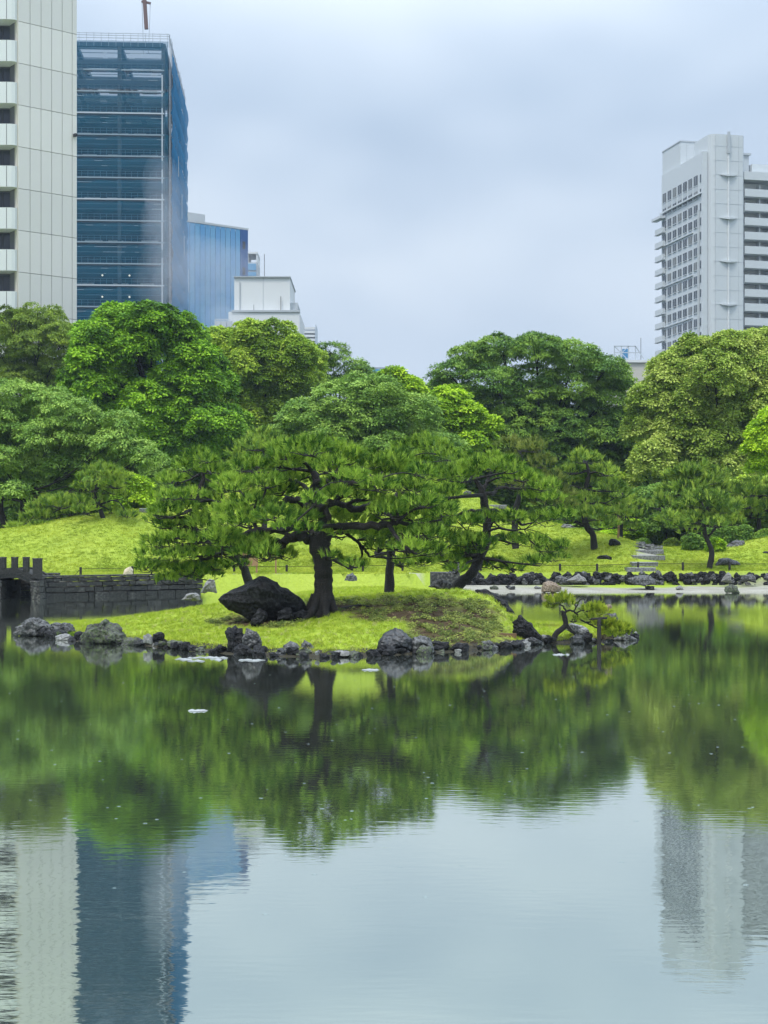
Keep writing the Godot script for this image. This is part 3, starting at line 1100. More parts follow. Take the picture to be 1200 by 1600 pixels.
func setting() -> void:
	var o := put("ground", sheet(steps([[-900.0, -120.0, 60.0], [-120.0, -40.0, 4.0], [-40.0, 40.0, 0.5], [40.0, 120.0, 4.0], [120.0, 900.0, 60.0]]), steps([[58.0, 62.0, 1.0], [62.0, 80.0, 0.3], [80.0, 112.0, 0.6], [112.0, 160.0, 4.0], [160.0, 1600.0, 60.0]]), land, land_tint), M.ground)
	o.set_meta("kind", "structure")
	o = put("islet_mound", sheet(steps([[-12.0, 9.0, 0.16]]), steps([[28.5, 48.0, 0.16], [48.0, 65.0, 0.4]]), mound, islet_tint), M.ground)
	o.set_meta("kind", "structure")
	var w := PlaneMesh.new()
	w.size = Vector2(400, 150)
	o = put("water", w, M.water)
	o.position = Vector3(0, 0, -20)
	o.set_meta("kind", "structure")
	# grass blades of the islet
	var buf := PackedFloat32Array()
	rng.seed = 51
	for k in 80000:
		var x := rr(-10.5, 7.0)
		var d := rr(29.5, 62.0)
		var e := islet_in(x, d)
		if e < 0.22:
			continue
		var b := bare(x, d)
		if rng.randf() < b * 1.4:
			continue
		if d > 46.0 and rng.randf() < 0.5:
			continue
		var h := rr(0.055, 0.11) * (1.0 + 0.4 * nz.get_noise_2d(x * 30.0, d * 30.0))
		var c := mix(Color(0.25, 0.35, 0.03), Color(0.46, 0.53, 0.06), rng.randf())
		if rng.randf() < 0.06:
			c = Color(0.48, 0.44, 0.2)
		row(buf, Basis(Vector3.UP, rr(0, TAU)) * Basis.from_scale(Vector3(0.13, h, 0.13)), Vector3(x, mound(x, d), -d), c)
	many("short_grass", shared.grass, M.grass, buf)
	# low weeds over the bare slope
	buf = PackedFloat32Array()
	for k in 7500:
		var x := rr(-5.0, 4.5)
		var d := rr(30.5, 44.0)
		if islet_in(x, d) < 0.2 or bare(x, d) < 0.35 or nz2.get_noise_2d(x * 50.0, d * 50.0) < lerpf(0.12, -0.12, clampf((x + 0.5) * 0.5, 0.0, 1.0)):
			continue
		var c := mix(Color(0.08, 0.12, 0.025), Color(0.34, 0.38, 0.09), pow(rng.randf(), 1.5))
		row(buf, about(Vector3(rr(-0.4, 0.4), 1, rr(-0.1, 0.6)), rr(0.05, 0.10)), Vector3(x, mound(x, d) + 0.03, -d), c)
	many("ground_cover", shared.broad, M.leaf, buf)
	# fallen leaves and twigs
	buf = PackedFloat32Array()
	for k in 2600:
		var x := rr(-5.0, 4.5)
		var d := rr(30.5, 44.0)
		if islet_in(x, d) < 0.2 or bare(x, d) < 0.4:
			continue
		row(buf, about(Vector3(rr(-0.3, 0.3), 1, rr(-0.3, 0.3)), rr(0.03, 0.07)), Vector3(x, mound(x, d) + 0.012, -d), mix(Color(0.03, 0.02, 0.012), Color(0.30, 0.21, 0.13), pow(rng.randf(), 2.0)))
	many("leaf_litter", shared.spray, M.leaf, buf)
	# grass of the far bank
	buf = PackedFloat32Array()
	for k in 130000:
		var x := rr(-30.0, 32.0)
		var d := 72.0 + 34.0 * pow(rng.randf(), 1.5)
		if rng.randf() < 0.25 and x < 2.0:
			d = shore(x) + rr(0.5, 9.0)
		var e := d - shore(x)
		var beach := clampf((x - 1.0) / 3.0, 0.0, 1.0)
		if e < lerpf(0.6, 4.0, beach) or (e > 1.0 and e < 2.1 and beach < 0.9):
			continue
		if x > -16.4 and x < -14.2 and d < 72.5:
			continue
		var px := 600.0 + x / d * F
		if d > 78.0 and absf(px - 1012.0 - (d - 84.0) * 0.1) < 17.0:
			continue
		var n := nz.get_noise_2d(x * 12.0, d * 12.0)
		var c := mix(Color(0.27, 0.36, 0.032), Color(0.46, 0.52, 0.065), clampf(0.5 + n + rr(-0.35, 0.35), 0.0, 1.0))
		c = mix(c, Color(0.12, 0.20, 0.02), clampf(nz2.get_noise_2d(x * 20.0, d * 14.0), 0.0, 0.3))
		row(buf, Basis(Vector3.UP, rr(0, TAU)) * Basis.from_scale(Vector3(0.3, rr(0.06, 0.14), 0.3)), Vector3(x, land(x, d), -d), c)
	many("lawn_grass", shared.grass, M.grass, buf)

func wood() -> void:
	rng.seed = 61
	var olive := [Color(0.089, 0.150, 0.023), Color(0.189, 0.286, 0.041), Color(0.326, 0.436, 0.058)]
	var lime := [Color(0.048, 0.121, 0.014), Color(0.132, 0.283, 0.023), Color(0.331, 0.565, 0.036)]
	var camph := [Color(0.115, 0.210, 0.024), Color(0.290, 0.441, 0.043), Color(0.500, 0.630, 0.078)]
	var gold := [Color(0.09, 0.16, 0.022), Color(0.27, 0.39, 0.05), Color(0.52, 0.61, 0.14)]
	var zelk := [Color(0.057, 0.130, 0.027), Color(0.130, 0.250, 0.043), Color(0.261, 0.406, 0.060)]
	var soft := [Color(0.088, 0.181, 0.037), Color(0.188, 0.328, 0.058), Color(0.331, 0.485, 0.091)]
	var maple := [Color(0.100, 0.202, 0.014), Color(0.261, 0.441, 0.022), Color(0.501, 0.698, 0.036)]
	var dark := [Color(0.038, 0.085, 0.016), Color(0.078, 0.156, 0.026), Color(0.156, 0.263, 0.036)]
	# a belt of lower trees that closes the view under the crowns
	var belt := "dark understorey trees below the tall crowns"
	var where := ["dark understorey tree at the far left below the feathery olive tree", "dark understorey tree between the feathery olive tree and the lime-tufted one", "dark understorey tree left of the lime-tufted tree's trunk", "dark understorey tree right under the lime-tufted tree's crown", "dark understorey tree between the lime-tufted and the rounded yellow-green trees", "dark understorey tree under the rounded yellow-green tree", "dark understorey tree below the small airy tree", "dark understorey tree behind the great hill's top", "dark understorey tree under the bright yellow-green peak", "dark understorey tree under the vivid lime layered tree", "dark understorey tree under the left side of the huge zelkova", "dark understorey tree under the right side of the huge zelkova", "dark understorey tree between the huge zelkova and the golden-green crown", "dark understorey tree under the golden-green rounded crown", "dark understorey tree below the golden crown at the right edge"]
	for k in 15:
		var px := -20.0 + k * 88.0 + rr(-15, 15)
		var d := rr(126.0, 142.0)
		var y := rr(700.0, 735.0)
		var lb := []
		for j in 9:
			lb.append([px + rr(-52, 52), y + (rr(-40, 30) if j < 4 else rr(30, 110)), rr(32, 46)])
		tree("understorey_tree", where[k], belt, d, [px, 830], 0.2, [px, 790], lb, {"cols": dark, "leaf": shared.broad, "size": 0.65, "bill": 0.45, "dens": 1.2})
	tree("zelkova_tree", "olive-green feathery tree before the panel-clad tower", "", 136, [45, 820], 0.4, [45, 640], [[18, 505, 32], [62, 498, 30], [8, 550, 38], [55, 545, 36], [98, 528, 30], [104, 572, 32], [30, 592, 30], [75, 600, 30], [-25, 520, 36]], {"cols": olive, "leaf": shared.fine, "size": 0.46, "flat": 0.5, "gaps": 0.22, "bill": 0.36})
	tree("evergreen_oak", "tall dark green tree with bright lime tufts before the netted tower", "", 113, [250, 800], 0.6, [243, 620], [[190, 505, 34], [152, 528, 32], [235, 503, 34], [275, 522, 34], [300, 560, 32], [140, 562, 28], [213, 545, 34], [172, 590, 32], [145, 605, 30], [268, 595, 30], [310, 602, 36], [120, 590, 20], [232, 628, 34], [290, 645, 34], [255, 662, 36], [332, 665, 36], [300, 694, 34], [258, 692, 30], [352, 682, 26], [205, 640, 26]], {"cols": lime, "leaf": shared.broad, "size": 0.36, "flat": 0.65, "bill": 0.4, "dens": 1.1})
	tree("camphor_tree", "rounded yellow-green tree below the white block", "", 128, [400, 800], 0.5, [395, 690], [[345, 542, 26], [390, 528, 24], [430, 536, 30], [463, 556, 28], [350, 582, 34], [400, 572, 38], [450, 590, 34], [476, 602, 24], [370, 622, 32], [420, 632, 32], [386, 662, 28], [342, 645, 28], [442, 642, 28], [326, 600, 24], [310, 560, 24], [360, 690, 30], [410, 690, 30]], {"cols": camph, "leaf": shared.broad, "size": 0.32, "flat": 0.95, "bill": 0.36, "dens": 1.3})
	tree("airy_tree", "small airy dark tree with visible branches against the pale sky", "", 138, [530, 780], 0.25, [528, 630], [[520, 553, 21], [546, 572, 21], [503, 564, 14], [564, 586, 18], [528, 598, 18], [510, 592, 14], [550, 606, 16], [576, 612, 15]], {"cols": zelk, "leaf": shared.fine, "size": 0.45, "flat": 0.6, "gaps": 0.3, "bill": 0.45, "dens": 0.8})
	tree("cherry_tree", "broad soft green tree behind the middle of the islet pine", "", 106, [560, 790], 0.4, [560, 720], [[480, 652, 36], [530, 628, 38], [590, 612, 32], [580, 655, 44], [638, 645, 40], [520, 682, 40], [470, 692, 34], [440, 684, 26], [650, 692, 38], [600, 702, 40], [555, 600, 20], [690, 705, 34], [420, 705, 26]], {"cols": soft, "leaf": shared.spray, "size": 0.44, "flat": 0.45, "gaps": 0.08, "bill": 0.38})
	tree("maple_tree", "bright yellow-green tree peak just left of the sky gap", "", 120, [622, 790], 0.3, [622, 660], [[614, 588, 16], [600, 604, 18], [634, 604, 20], [652, 620, 18], [622, 628, 22], [590, 624, 18]], {"cols": maple, "leaf": shared.broad, "size": 0.36, "flat": 0.45, "bill": 0.42})
	tree("maple_tree", "vivid lime layered tree left of the large dark zelkova", "", 112, [705, 800], 0.35, [705, 690], [[700, 620, 22], [680, 640, 24], [728, 648, 24], [702, 664, 26], [748, 672, 20], [662, 662, 22], [692, 690, 22], [732, 690, 20], [640, 672, 20], [765, 660, 14]], {"cols": maple, "leaf": shared.broad, "size": 0.36, "flat": 0.4, "bill": 0.42, "gaps": 0.1})
	tree("zelkova_tree", "huge dark green spreading tree right of the sky gap", "", 124, [850, 800], 0.45, [845, 690], [[738, 560, 30], [702, 585, 24], [780, 546, 30], [838, 546, 34], [900, 560, 34], [945, 580, 30], [770, 600, 40], [830, 602, 44], [890, 612, 44], [945, 632, 38], [752, 642, 36], [820, 652, 44], [880, 672, 44], [940, 682, 38], [800, 692, 42], [860, 722, 42], [920, 722, 32], [690, 602, 14], [968, 600, 20], [975, 660, 24]], {"cols": zelk, "leaf": shared.fine, "size": 0.46, "flat": 0.42, "gaps": 0.06, "bill": 0.34})
	tree("camphor_tree", "massive golden-green rounded tree below the white hotel tower", "", 109, [1110, 820], 0.7, [1110, 720], [[1140, 548, 28], [1090, 558, 30], [1182, 548, 30], [1050, 590, 34], [1120, 592, 38], [1186, 592, 36], [1012, 630, 28], [1068, 636, 38], [1140, 642, 40], [1192, 642, 36], [1000, 672, 22], [1048, 690, 38], [1110, 692, 40], [1170, 692, 36], [1020, 722, 30], [1076, 732, 36], [1190, 722, 30], [1140, 738, 34], [1230, 600, 40], [1230, 680, 40]], {"cols": gold, "leaf": shared.broad, "size": 0.3, "flat": 0.95, "bill": 0.34, "dens": 1.3})
	tree("maple_tree", "bright lime tree cut by the right edge below the golden crown", "", 90, [1215, 800], 0.25, [1212, 730], [[1192, 672, 18], [1185, 700, 18], [1205, 690, 24], [1200, 720, 20], [1215, 650, 20]], {"cols": maple, "leaf": shared.broad, "size": 0.28, "flat": 0.45, "bill": 0.42})
	tree("cherry_tree", "soft green feathery tree with twin dark trunks on the left hill", "", 95, [30, 842], 0.2, [34, 765], [[20, 622, 38], [70, 628, 38], [115, 652, 38], [22, 680, 42], [80, 682, 42], [138, 692, 36], [40, 730, 36], [98, 730, 34], [150, 722, 30], [-20, 650, 40], [60, 758, 22]], {"cols": soft, "leaf": shared.fine, "size": 0.42, "flat": 0.35, "gaps": 0.2, "bill": 0.32, "dens": 0.9})
	tree("cherry_tree", "leaning dark trunk and soft green crown at the left edge", "", 93, [14, 845], 0.22, [0, 770], [[178, 692, 28], [212, 702, 24], [190, 660, 24], [232, 715, 18], [-10, 720, 40], [20, 770, 22], [160, 745, 20]], {"cols": soft, "leaf": shared.fine, "size": 0.42, "flat": 0.35, "gaps": 0.2, "bill": 0.32, "dens": 0.9})
	# shrubs
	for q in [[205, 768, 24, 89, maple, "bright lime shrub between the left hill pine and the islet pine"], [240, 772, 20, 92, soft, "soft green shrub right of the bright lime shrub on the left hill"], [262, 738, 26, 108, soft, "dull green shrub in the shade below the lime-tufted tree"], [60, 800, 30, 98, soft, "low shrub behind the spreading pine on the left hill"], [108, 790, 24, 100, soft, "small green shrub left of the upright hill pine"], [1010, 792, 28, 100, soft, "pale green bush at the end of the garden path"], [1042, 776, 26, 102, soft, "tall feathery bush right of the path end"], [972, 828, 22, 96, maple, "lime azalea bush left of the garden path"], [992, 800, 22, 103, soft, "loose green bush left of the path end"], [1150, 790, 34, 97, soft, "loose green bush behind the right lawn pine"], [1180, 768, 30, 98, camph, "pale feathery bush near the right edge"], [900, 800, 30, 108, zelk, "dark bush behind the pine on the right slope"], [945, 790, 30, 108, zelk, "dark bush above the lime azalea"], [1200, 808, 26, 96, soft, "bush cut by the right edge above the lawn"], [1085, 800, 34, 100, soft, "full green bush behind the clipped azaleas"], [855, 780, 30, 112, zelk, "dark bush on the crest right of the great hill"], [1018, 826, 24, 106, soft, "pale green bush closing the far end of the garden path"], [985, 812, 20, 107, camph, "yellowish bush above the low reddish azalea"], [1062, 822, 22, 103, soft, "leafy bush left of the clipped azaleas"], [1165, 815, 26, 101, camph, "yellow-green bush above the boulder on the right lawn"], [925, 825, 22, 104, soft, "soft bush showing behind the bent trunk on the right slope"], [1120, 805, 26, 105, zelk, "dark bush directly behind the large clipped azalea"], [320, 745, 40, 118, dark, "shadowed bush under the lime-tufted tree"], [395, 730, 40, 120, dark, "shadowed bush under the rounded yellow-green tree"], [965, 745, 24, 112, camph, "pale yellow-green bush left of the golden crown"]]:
		var px: float = q[0]
		var lb := []
		for j in 6:
			lb.append([px + rr(-0.8, 0.8) * q[2], q[1] + rr(-0.5, 0.9) * q[2], q[2] * rr(0.5, 0.7)])
		tree("shrub", q[5], "", q[3], [px, q[1] + q[2] * 1.6], 0.06, [px, q[1] + q[2]], lb, {"cols": q[4], "leaf": shared.broad, "size": 0.26, "flat": 0.7, "bill": 0.42, "cat": "shrub"})
	for q in [[1088, 848, 15, 86, zelk, "round dark clipped azalea left of the right lawn pine"], [1128, 836, 20, 88, zelk, "large round clipped azalea behind the boulder on the right lawn"], [1152, 834, 18, 88, zelk, "clipped azalea touching the right of the large round one"], [1120, 852, 10, 84.5, maple, "small bright clipped azalea beside the right lawn pine trunk"], [1196, 840, 16, 88, zelk, "dark clipped azalea cut by the right edge"], [1002, 850, 9, 95, zelk, "low reddish-green azalea left of the path"], [1050, 848, 11, 97, olive, "low clipped azalea right of the path"]]:
		var lb := []
		for j in 5:
			lb.append([q[0] + rr(-0.5, 0.5) * q[2], q[1] + rr(-0.15, 0.4) * q[2], q[2] * rr(0.55, 0.7)])
		tree("clipped_azalea", q[5], "", q[3], [q[0], q[1] + q[2]], 0.05, [q[0], q[1] + q[2] * 0.6], lb, {"cols": q[4], "leaf": shared.broad, "size": 0.17, "flat": 0.85, "bill": 0.4, "cat": "shrub"})

func far_bank() -> void:
	rng.seed = 71
	# stone facing along the left bank
	var a := Vector2(-14.5, 63.6)
	var t := thing("stone_wall", "dark coursed stone retaining wall along the left bank", "wall", Vector3(a.x, 0, -a.y))
	var run := [Vector2(-14.5, 63.55), Vector2(-11.0, 67.3), Vector2(-8.4, 70.1)]
	for c in 4:
		var y: float = [0.0, 0.25, 0.48, 0.70][c]
		var h: float = [0.24, 0.22, 0.21, 0.17][c]
		for seg in 2:
			var p: Vector2 = run[seg]
			var q: Vector2 = run[seg + 1]
			var u := (q - p).normalized()
			var s := 0.0
			var l := (q - p).length()
			while s < l:
				var w := minf(rr(0.35, 1.1), l - s)
				if w < 0.12:
					break
				var m := p + u * (s + w * 0.5)
				var sm := new_st()
				stone_block(sm, Vector3(w * 0.5 - 0.012, h * 0.5 - 0.008 + rr(-0.012, 0.0), 0.22))
				var o := put("stone", done(sm), M.wall_stone if rng.randf() < 0.75 else M.wall_stone2, t)
				o.position = Vector3(m.x - a.x, y + h * 0.5 - 0.02, -(m.y - a.y) + rr(-0.03, 0.05) - 0.1)
				o.rotation.y = atan2(u.y, u.x) + rr(-0.02, 0.02)
				s += w
	for seg in 2:
		var p: Vector2 = run[seg]
		var q: Vector2 = run[seg + 1]
		var u := (q - p).normalized()
		var l := (q - p).length()
		var k := int(l / 1.1)
		for i in k:
			var m := p + u * (l * (i + 0.5) / k)
			var o := box("coping_stone", Vector3(l / k - 0.02, 0.07, 0.55), Vector3(m.x - a.x, 0.90, -(m.y - a.y) - 0.16), M.wall_stone2, t)
			o.rotation.y = atan2(u.y, u.x)
	# low wall of piled lava stones on the right
	t = thing("lava_stone_wall", "low wall of piled black lava stones behind the sandy shore", "wall", Vector3(4.0, 0.2, -76.0))
	for k in 300:
		var x := rr(0.0, 17.2) if k > 60 else k * 0.29
		var lv := rng.randf()
		var wx := 4.0 + x
		stone("stone", t, Vector3(x, 0.02 + lv * 0.5, -(shore(wx) + 3.55 - 76.0) - lv * 0.18 + rr(-0.05, 0.1)), Vector3(rr(0.36, 0.7), rr(0.3, 0.48), rr(0.35, 0.5)), M.rock_black if rng.randf() < 0.8 else M.rock_grey)
	# single rocks of the far shore
	rock("boulder", "wide dark flat boulder standing on the sandy shore before the steps", 73.6, [[978, 912], [979, 903], [990, 899], [1012, 898], [1026, 905], [1030, 914], [1005, 917]], 0.6, M.rock_grey, 21)
	rock("boulder", "pale wedge-shaped slab leaning before the lava stone wall", 75.0, [[884, 908], [896, 898], [903, 895], [918, 904], [922, 910], [900, 912]], 0.6, M.rock_pale, 22)
	rock("boulder", "brown boulder at the water's edge of the sandy shore", 71.6, [[842, 918], [846, 910], [856, 907], [870, 911], [882, 918], [880, 926], [844, 927]], 0.7, M.rock_brown, 23)
	rock("boulder", "dark block beside the pale wedge-shaped slab", 75.3, [[866, 911], [868, 901], [878, 899], [888, 904], [888, 912]], 0.7, M.rock_grey, 24)
	rock("boulder", "upright grey triangular stone against the lava stone wall", 75.3, [[1125, 910], [1132, 899], [1138, 893], [1143, 897], [1144, 911]], 0.6, M.rock_pale, 25)
	rock("boulder", "squat grey stone right of the upright triangular stone", 75.4, [[1154, 910], [1158, 898], [1170, 896], [1182, 900], [1182, 911]], 0.7, M.rock_grey, 26)
	rock("boulder", "round mossy boulder standing in the shallow water", 70.8, [[1132, 928], [1133, 917], [1142, 913], [1154, 915], [1157, 928]], 0.8, M.rock_moss, 27)
	rock("boulder", "low dark dome-shaped boulder right of the right lawn pine", 79.5, [[1114, 884], [1122, 873], [1138, 870], [1152, 877], [1157, 884]], 0.7, M.rock_grey, 28)
	rock("boulder", "large dark boulder below the clipped azaleas", 86.0, [[1130, 862], [1136, 850], [1145, 843], [1164, 844], [1170, 853], [1166, 866], [1140, 868]], 0.6, M.rock_grey, 29)
	rock("boulder", "small flat dark stone lying on the right slope lawn", 79.0, [[933, 873], [936, 868], [948, 867], [957, 870], [956, 875]], 0.7, M.rock_black, 30)
	rock("boulder", "slanting dark rock beside the leaning pine on the right slope", 84.0, [[949, 850], [952, 841], [962, 843], [975, 852], [986, 862], [970, 863]], 0.5, M.rock_black, 31)
	rock("boulder", "pale flat rock on the crest of the right slope", 92.0, [[876, 824], [880, 818], [892, 819], [902, 824], [898, 830]], 0.6, M.rock_pale, 32)
	rock("boulder", "small dark rock half way up the right slope", 84.0, [[846, 846], [850, 836], [858, 838], [868, 848]], 0.6, M.rock_black, 33)
	rock("boulder", "small dark rock lying on the lawn at the right edge", 80.0, [[1190, 864], [1194, 861], [1206, 862], [1208, 866]], 0.7, M.rock_black, 34)
	rock("boulder", "tiny pale stone at the foot of the slanting dark rock", 88.0, [[982, 857], [985, 852], [990, 853], [990, 859]], 0.7, M.rock_pale, 35)
	rock("boulder", "dark pointed stone on the lawn right of the main pine's trunk", 66.0, [[535, 908], [540, 898], [550, 894], [558, 900], [560, 909]], 0.7, M.rock_grey, 36)
	rock("boulder", "pale pointed stone standing left of the great black rock", 52.5, [[313, 926], [318, 910], [328, 902], [336, 908], [340, 928]], 0.7, M.rock_pale, 37)
	rock("boulder", "pale rounded stone low in the grass left of the great black rock", 48.5, [[282, 938], [290, 928], [304, 925], [314, 930], [316, 940]], 0.8, M.rock_pale, 38)
	rock("boulder", "grey rocks stepping up the crest of the left hill", 90.0, [[228, 806], [240, 797], [256, 792], [262, 800], [250, 806]], 0.6, M.rock_pale, 39)
	rock("boulder", "dark rock at the foot of the great hill behind the leaning pine", 68.5, [[700, 896], [704, 884], [712, 874], [718, 882], [722, 896]], 0.7, M.rock_grey, 40)
	rock("boulder", "flat grey rock seen through the leaning pine high on the great hill", 90.0, [[722, 772], [728, 766], [738, 768], [736, 775]], 0.7, M.rock_grey, 41)
	for k in 14:
		var px: float = [668, 682, 660, 696, 840, 796, 800, 772, 1016, 1062, 300, 350, 640, 730][k]
		var p := on_land(px, 73.4 + rr(0, 0.6)) if px > 745 else on_land(px, 66.0 + rr(0, 6))
		p.y += 0.05
		var o := stone("small_stone", null, p, Vector3(rr(0.3, 0.6), rr(0.18, 0.34), rr(0.3, 0.5)), M.stones[k % 5])
		tag(o, "small loose stone lying along the far bank", "rock", "small loose stones along the far bank")
	# garden path: slab steps, then paving
	t = thing("stone_steps", "broad stone steps of the garden path climbing between the two lawns", "steps", on_land(1010, 78.0))
	for q in [[1000, 885, 76.9, 44], [1006, 878, 78.6, 40], [1012, 870, 80.6, 50], [1013, 864, 82.8, 44]]:
		var p := at(q[0], q[1], q[2])
		var sb := new_st()
		stone_block(sb, Vector3(q[3] / F * q[2] * 0.5, 0.13, 0.42))
		var o := put("step", done(sb), M.paving, t)
		o.position = Vector3(p.x, land(p.x, q[2]) + 0.03, p.z) - t.position
	t = thing("paved_path", "grey paved garden path running back from the top of the steps", "path", on_land(1013, 88.0))
	for j in 7:
		for i in 3:
			var d := 84.4 + j * 1.3
			var x := (1012.0 + (d - 84.0) * 0.1 - 600.0) / F * d + (i - 1) * 0.5
			box("paving_slab", Vector3(0.47, 0.08, 1.24), Vector3(x, land(x, d) + 0.03 + 0.004 * ((i + j) % 3), -d) - t.position, M.paving, t, rr(-0.02, 0.02))
	rock("stone_marker", "small dark pointed stone standing at the far end of the path", 96.0, [[1029, 857], [1033, 850], [1036, 852], [1037, 858]], 0.7, M.rock_grey, 42)
	# stepping slabs high on the hills
	for q in [[235, 808, 87.0, 30, "flat pale stone slab edging the path on the left hill crest"], [800, 803, 95.0, 40, "flat pale stone slab high on the right slope behind the leaning pine"], [776, 800, 96.5, 30, "second flat stone slab left of the one high on the right slope"], [655, 906, 67.0, 60, "long flat pale stone beside the walk behind the islet"]]:
		var p := on_land(q[0], q[2])
		var sb := new_st()
		stone_block(sb, Vector3(q[3] / F * q[2] * 0.5, 0.12, 0.5))
		var o := put("stone_slab", done(sb), M.paving)
		o.position = p + Vector3(0, 0.06, 0)
		tag(o, q[4], "stone slab")
	t = thing("stone_block", "square-cut grey stone block behind the leaning pine's base", "stone block", at(695, 905, 66.0))
	var sb := new_st()
	stone_block(sb, Vector3(0.62, 0.3, 0.5))
	put("block", done(sb), M.wall_stone2, t)
	# rope fences: posts along the bank
	t = thing("rope_fence", "low rope fence on short dark posts along the left bank and walk", "fence", on_land(126, 66.0))
	var prev := Vector3.ZERO
	var s := new_st()
	for q in [[70, 66.5], [126, 66.6], [207, 69.5], [282, 72.0], [366, 73.6], [448, 74.0], [567, 74.3], [629, 74.4], [690, 74.6]]:
		var p := on_land(q[0], q[1]) - t.position
		post(t, p, 0.4, 0.055)
		if prev != Vector3.ZERO:
			bar(s, prev + Vector3(0, 0.32, 0), p + Vector3(0, 0.32, 0), 0.01)
		prev = p
	put("rope", done(s), M.wood_dark, t)
	t = thing("rope_fence", "low rope fence on short dark posts above the lava stone wall", "fence", on_land(933, 77.2))
	prev = Vector3.ZERO
	s = new_st()
	for q in [751, 816, 875, 933, 997, 1067, 1140, 1205]:
		var p := on_land(q, 77.0) - t.position
		post(t, p, 0.42, 0.06)
		if prev != Vector3.ZERO:
			bar(s, prev + Vector3(0, 0.34, 0), p + Vector3(0, 0.34, 0), 0.012)
		prev = p
	put("rope", done(s), M.wood_dark, t)
	# notice boards
	t = thing("notice_board", "small roofed wooden notice board on the far walk", "sign", on_land(391, 72.5))
	s = new_st()
	for x in [-0.3, 0.3]:
		bar(s, Vector3(x, 0, 0), Vector3(x, 1.05, 0), 0.04)
	put("post", done(s), M.wood_pale, t)
	box("board", Vector3(0.74, 0.62, 0.05), Vector3(0, 0.68, 0.05), M.wood_pale, t)
	s = new_st()
	quad(s, Vector3(-0.5, 1.02, 0.25), Vector3(0, 1.28, 0.25), Vector3(0, 1.28, -0.25), Vector3(-0.5, 1.02, -0.25))
	quad(s, Vector3(0, 1.28, 0.25), Vector3(0.5, 1.02, 0.25), Vector3(0.5, 1.02, -0.25), Vector3(0, 1.28, -0.25))
	tri(s, Vector3(-0.42, 1.03, 0.1), Vector3(0, 1.25, 0.1), Vector3(0.42, 1.03, 0.1))
	put("roof", done(s), M.wood_pale, t)
	t = thing("notice_sign", "small brown sign on a single thin post on the far walk", "sign", on_land(431, 72.8))
	box("post", Vector3(0.07, 1.1, 0.07), Vector3(0, 0.55, 0), M.wood_pale, t)
	box("board", Vector3(0.8, 0.34, 0.05), Vector3(0, 0.98, 0.065), M.wood_brown, t)
	t = thing("bamboo_pole", "thin orange-brown bamboo pole standing in the azaleas left of the path", "pole", on_land(966, 86.0))
	s = new_st()
	tube(s, [v4(Vector3.ZERO, 0.06), v4(Vector3(0.02, 1.0, 0), 0.055), v4(Vector3(0.05, 2.0, 0), 0.05)], 8)
	put("cane", done(s), M.wood_pale, t)
	for y in [0.6, 1.2, 1.75]:
		box("node_ring", Vector3(0.14, 0.05, 0.14), Vector3(y * 0.02, y, 0), M.wood_brown, t)
	t = thing("orange_marker", "small orange drum standing at the left bank's edge", "marker", on_land(187, 65.6))
	s = new_st()
	tube(s, [v4(Vector3.ZERO, 0.16), v4(Vector3(0, 0.02, 0), 0.18), v4(Vector3(0, 0.36, 0), 0.17), v4(Vector3(0, 0.42, 0), 0.12)], 12)
	put("drum", done(s), M.orange, t)
	box("band", Vector3(0.05, 0.2, 0.02), Vector3(0, 0.22, 0.18), M.foam, t)
	rock("boulder", "cream-coloured stone right of the small orange drum", 66.2, [[192, 898], [196, 888], [204, 884], [208, 890], [208, 898]], 0.7, M.rock_cream, 43)
	bridge()

func post(t: Node3D, p: Vector3, h: float, r: float) -> void:
	var k := "post%.3f%.3f" % [h, r]
	if not shared.has(k):
		var s := new_st()
		tube(s, [v4(Vector3(0, -0.1, 0), r), v4(Vector3(0, h - 0.03, 0), r), v4(Vector3(0, h, 0), r * 0.75)], 8)
		shared[k] = done(s)
	put("post", shared[k], M.wood_dark, t).position = p

# a cut stone with chipped corners
func stone_block(s: SurfaceTool, h: Vector3) -> void:
	var p := []
	var c := minf(h.y, 0.06) * 0.45
	for i in 8:
		p.append(Vector3(h.x if i & 1 else -h.x, h.y if i & 2 else -h.y, h.z if i & 4 else -h.z) + Vector3(rr(-c, c), rr(-c, c), rr(-c, c)) * 0.5)
	quad(s, p[0], p[2], p[3], p[1])
	quad(s, p[0], p[4], p[6], p[2])
	quad(s, p[1], p[3], p[7], p[5])
	# front and top meet in a chamfer
	var f := []
	for i in [4, 5, 6, 7]:
		f.append(p[i] + Vector3(0, -c if i > 5 else 0.0, 0))
	quad(s, f[0], f[1], f[3], f[2])
	var b := [p[6] + Vector3(0, 0, -c * 1.5), p[7] + Vector3(0, 0, -c * 1.5)]
	quad(s, f[2], f[3], b[1], b[0])
	quad(s, p[2], b[0], b[1], p[3])
	quad(s, p[0], p[1], p[5], p[4])

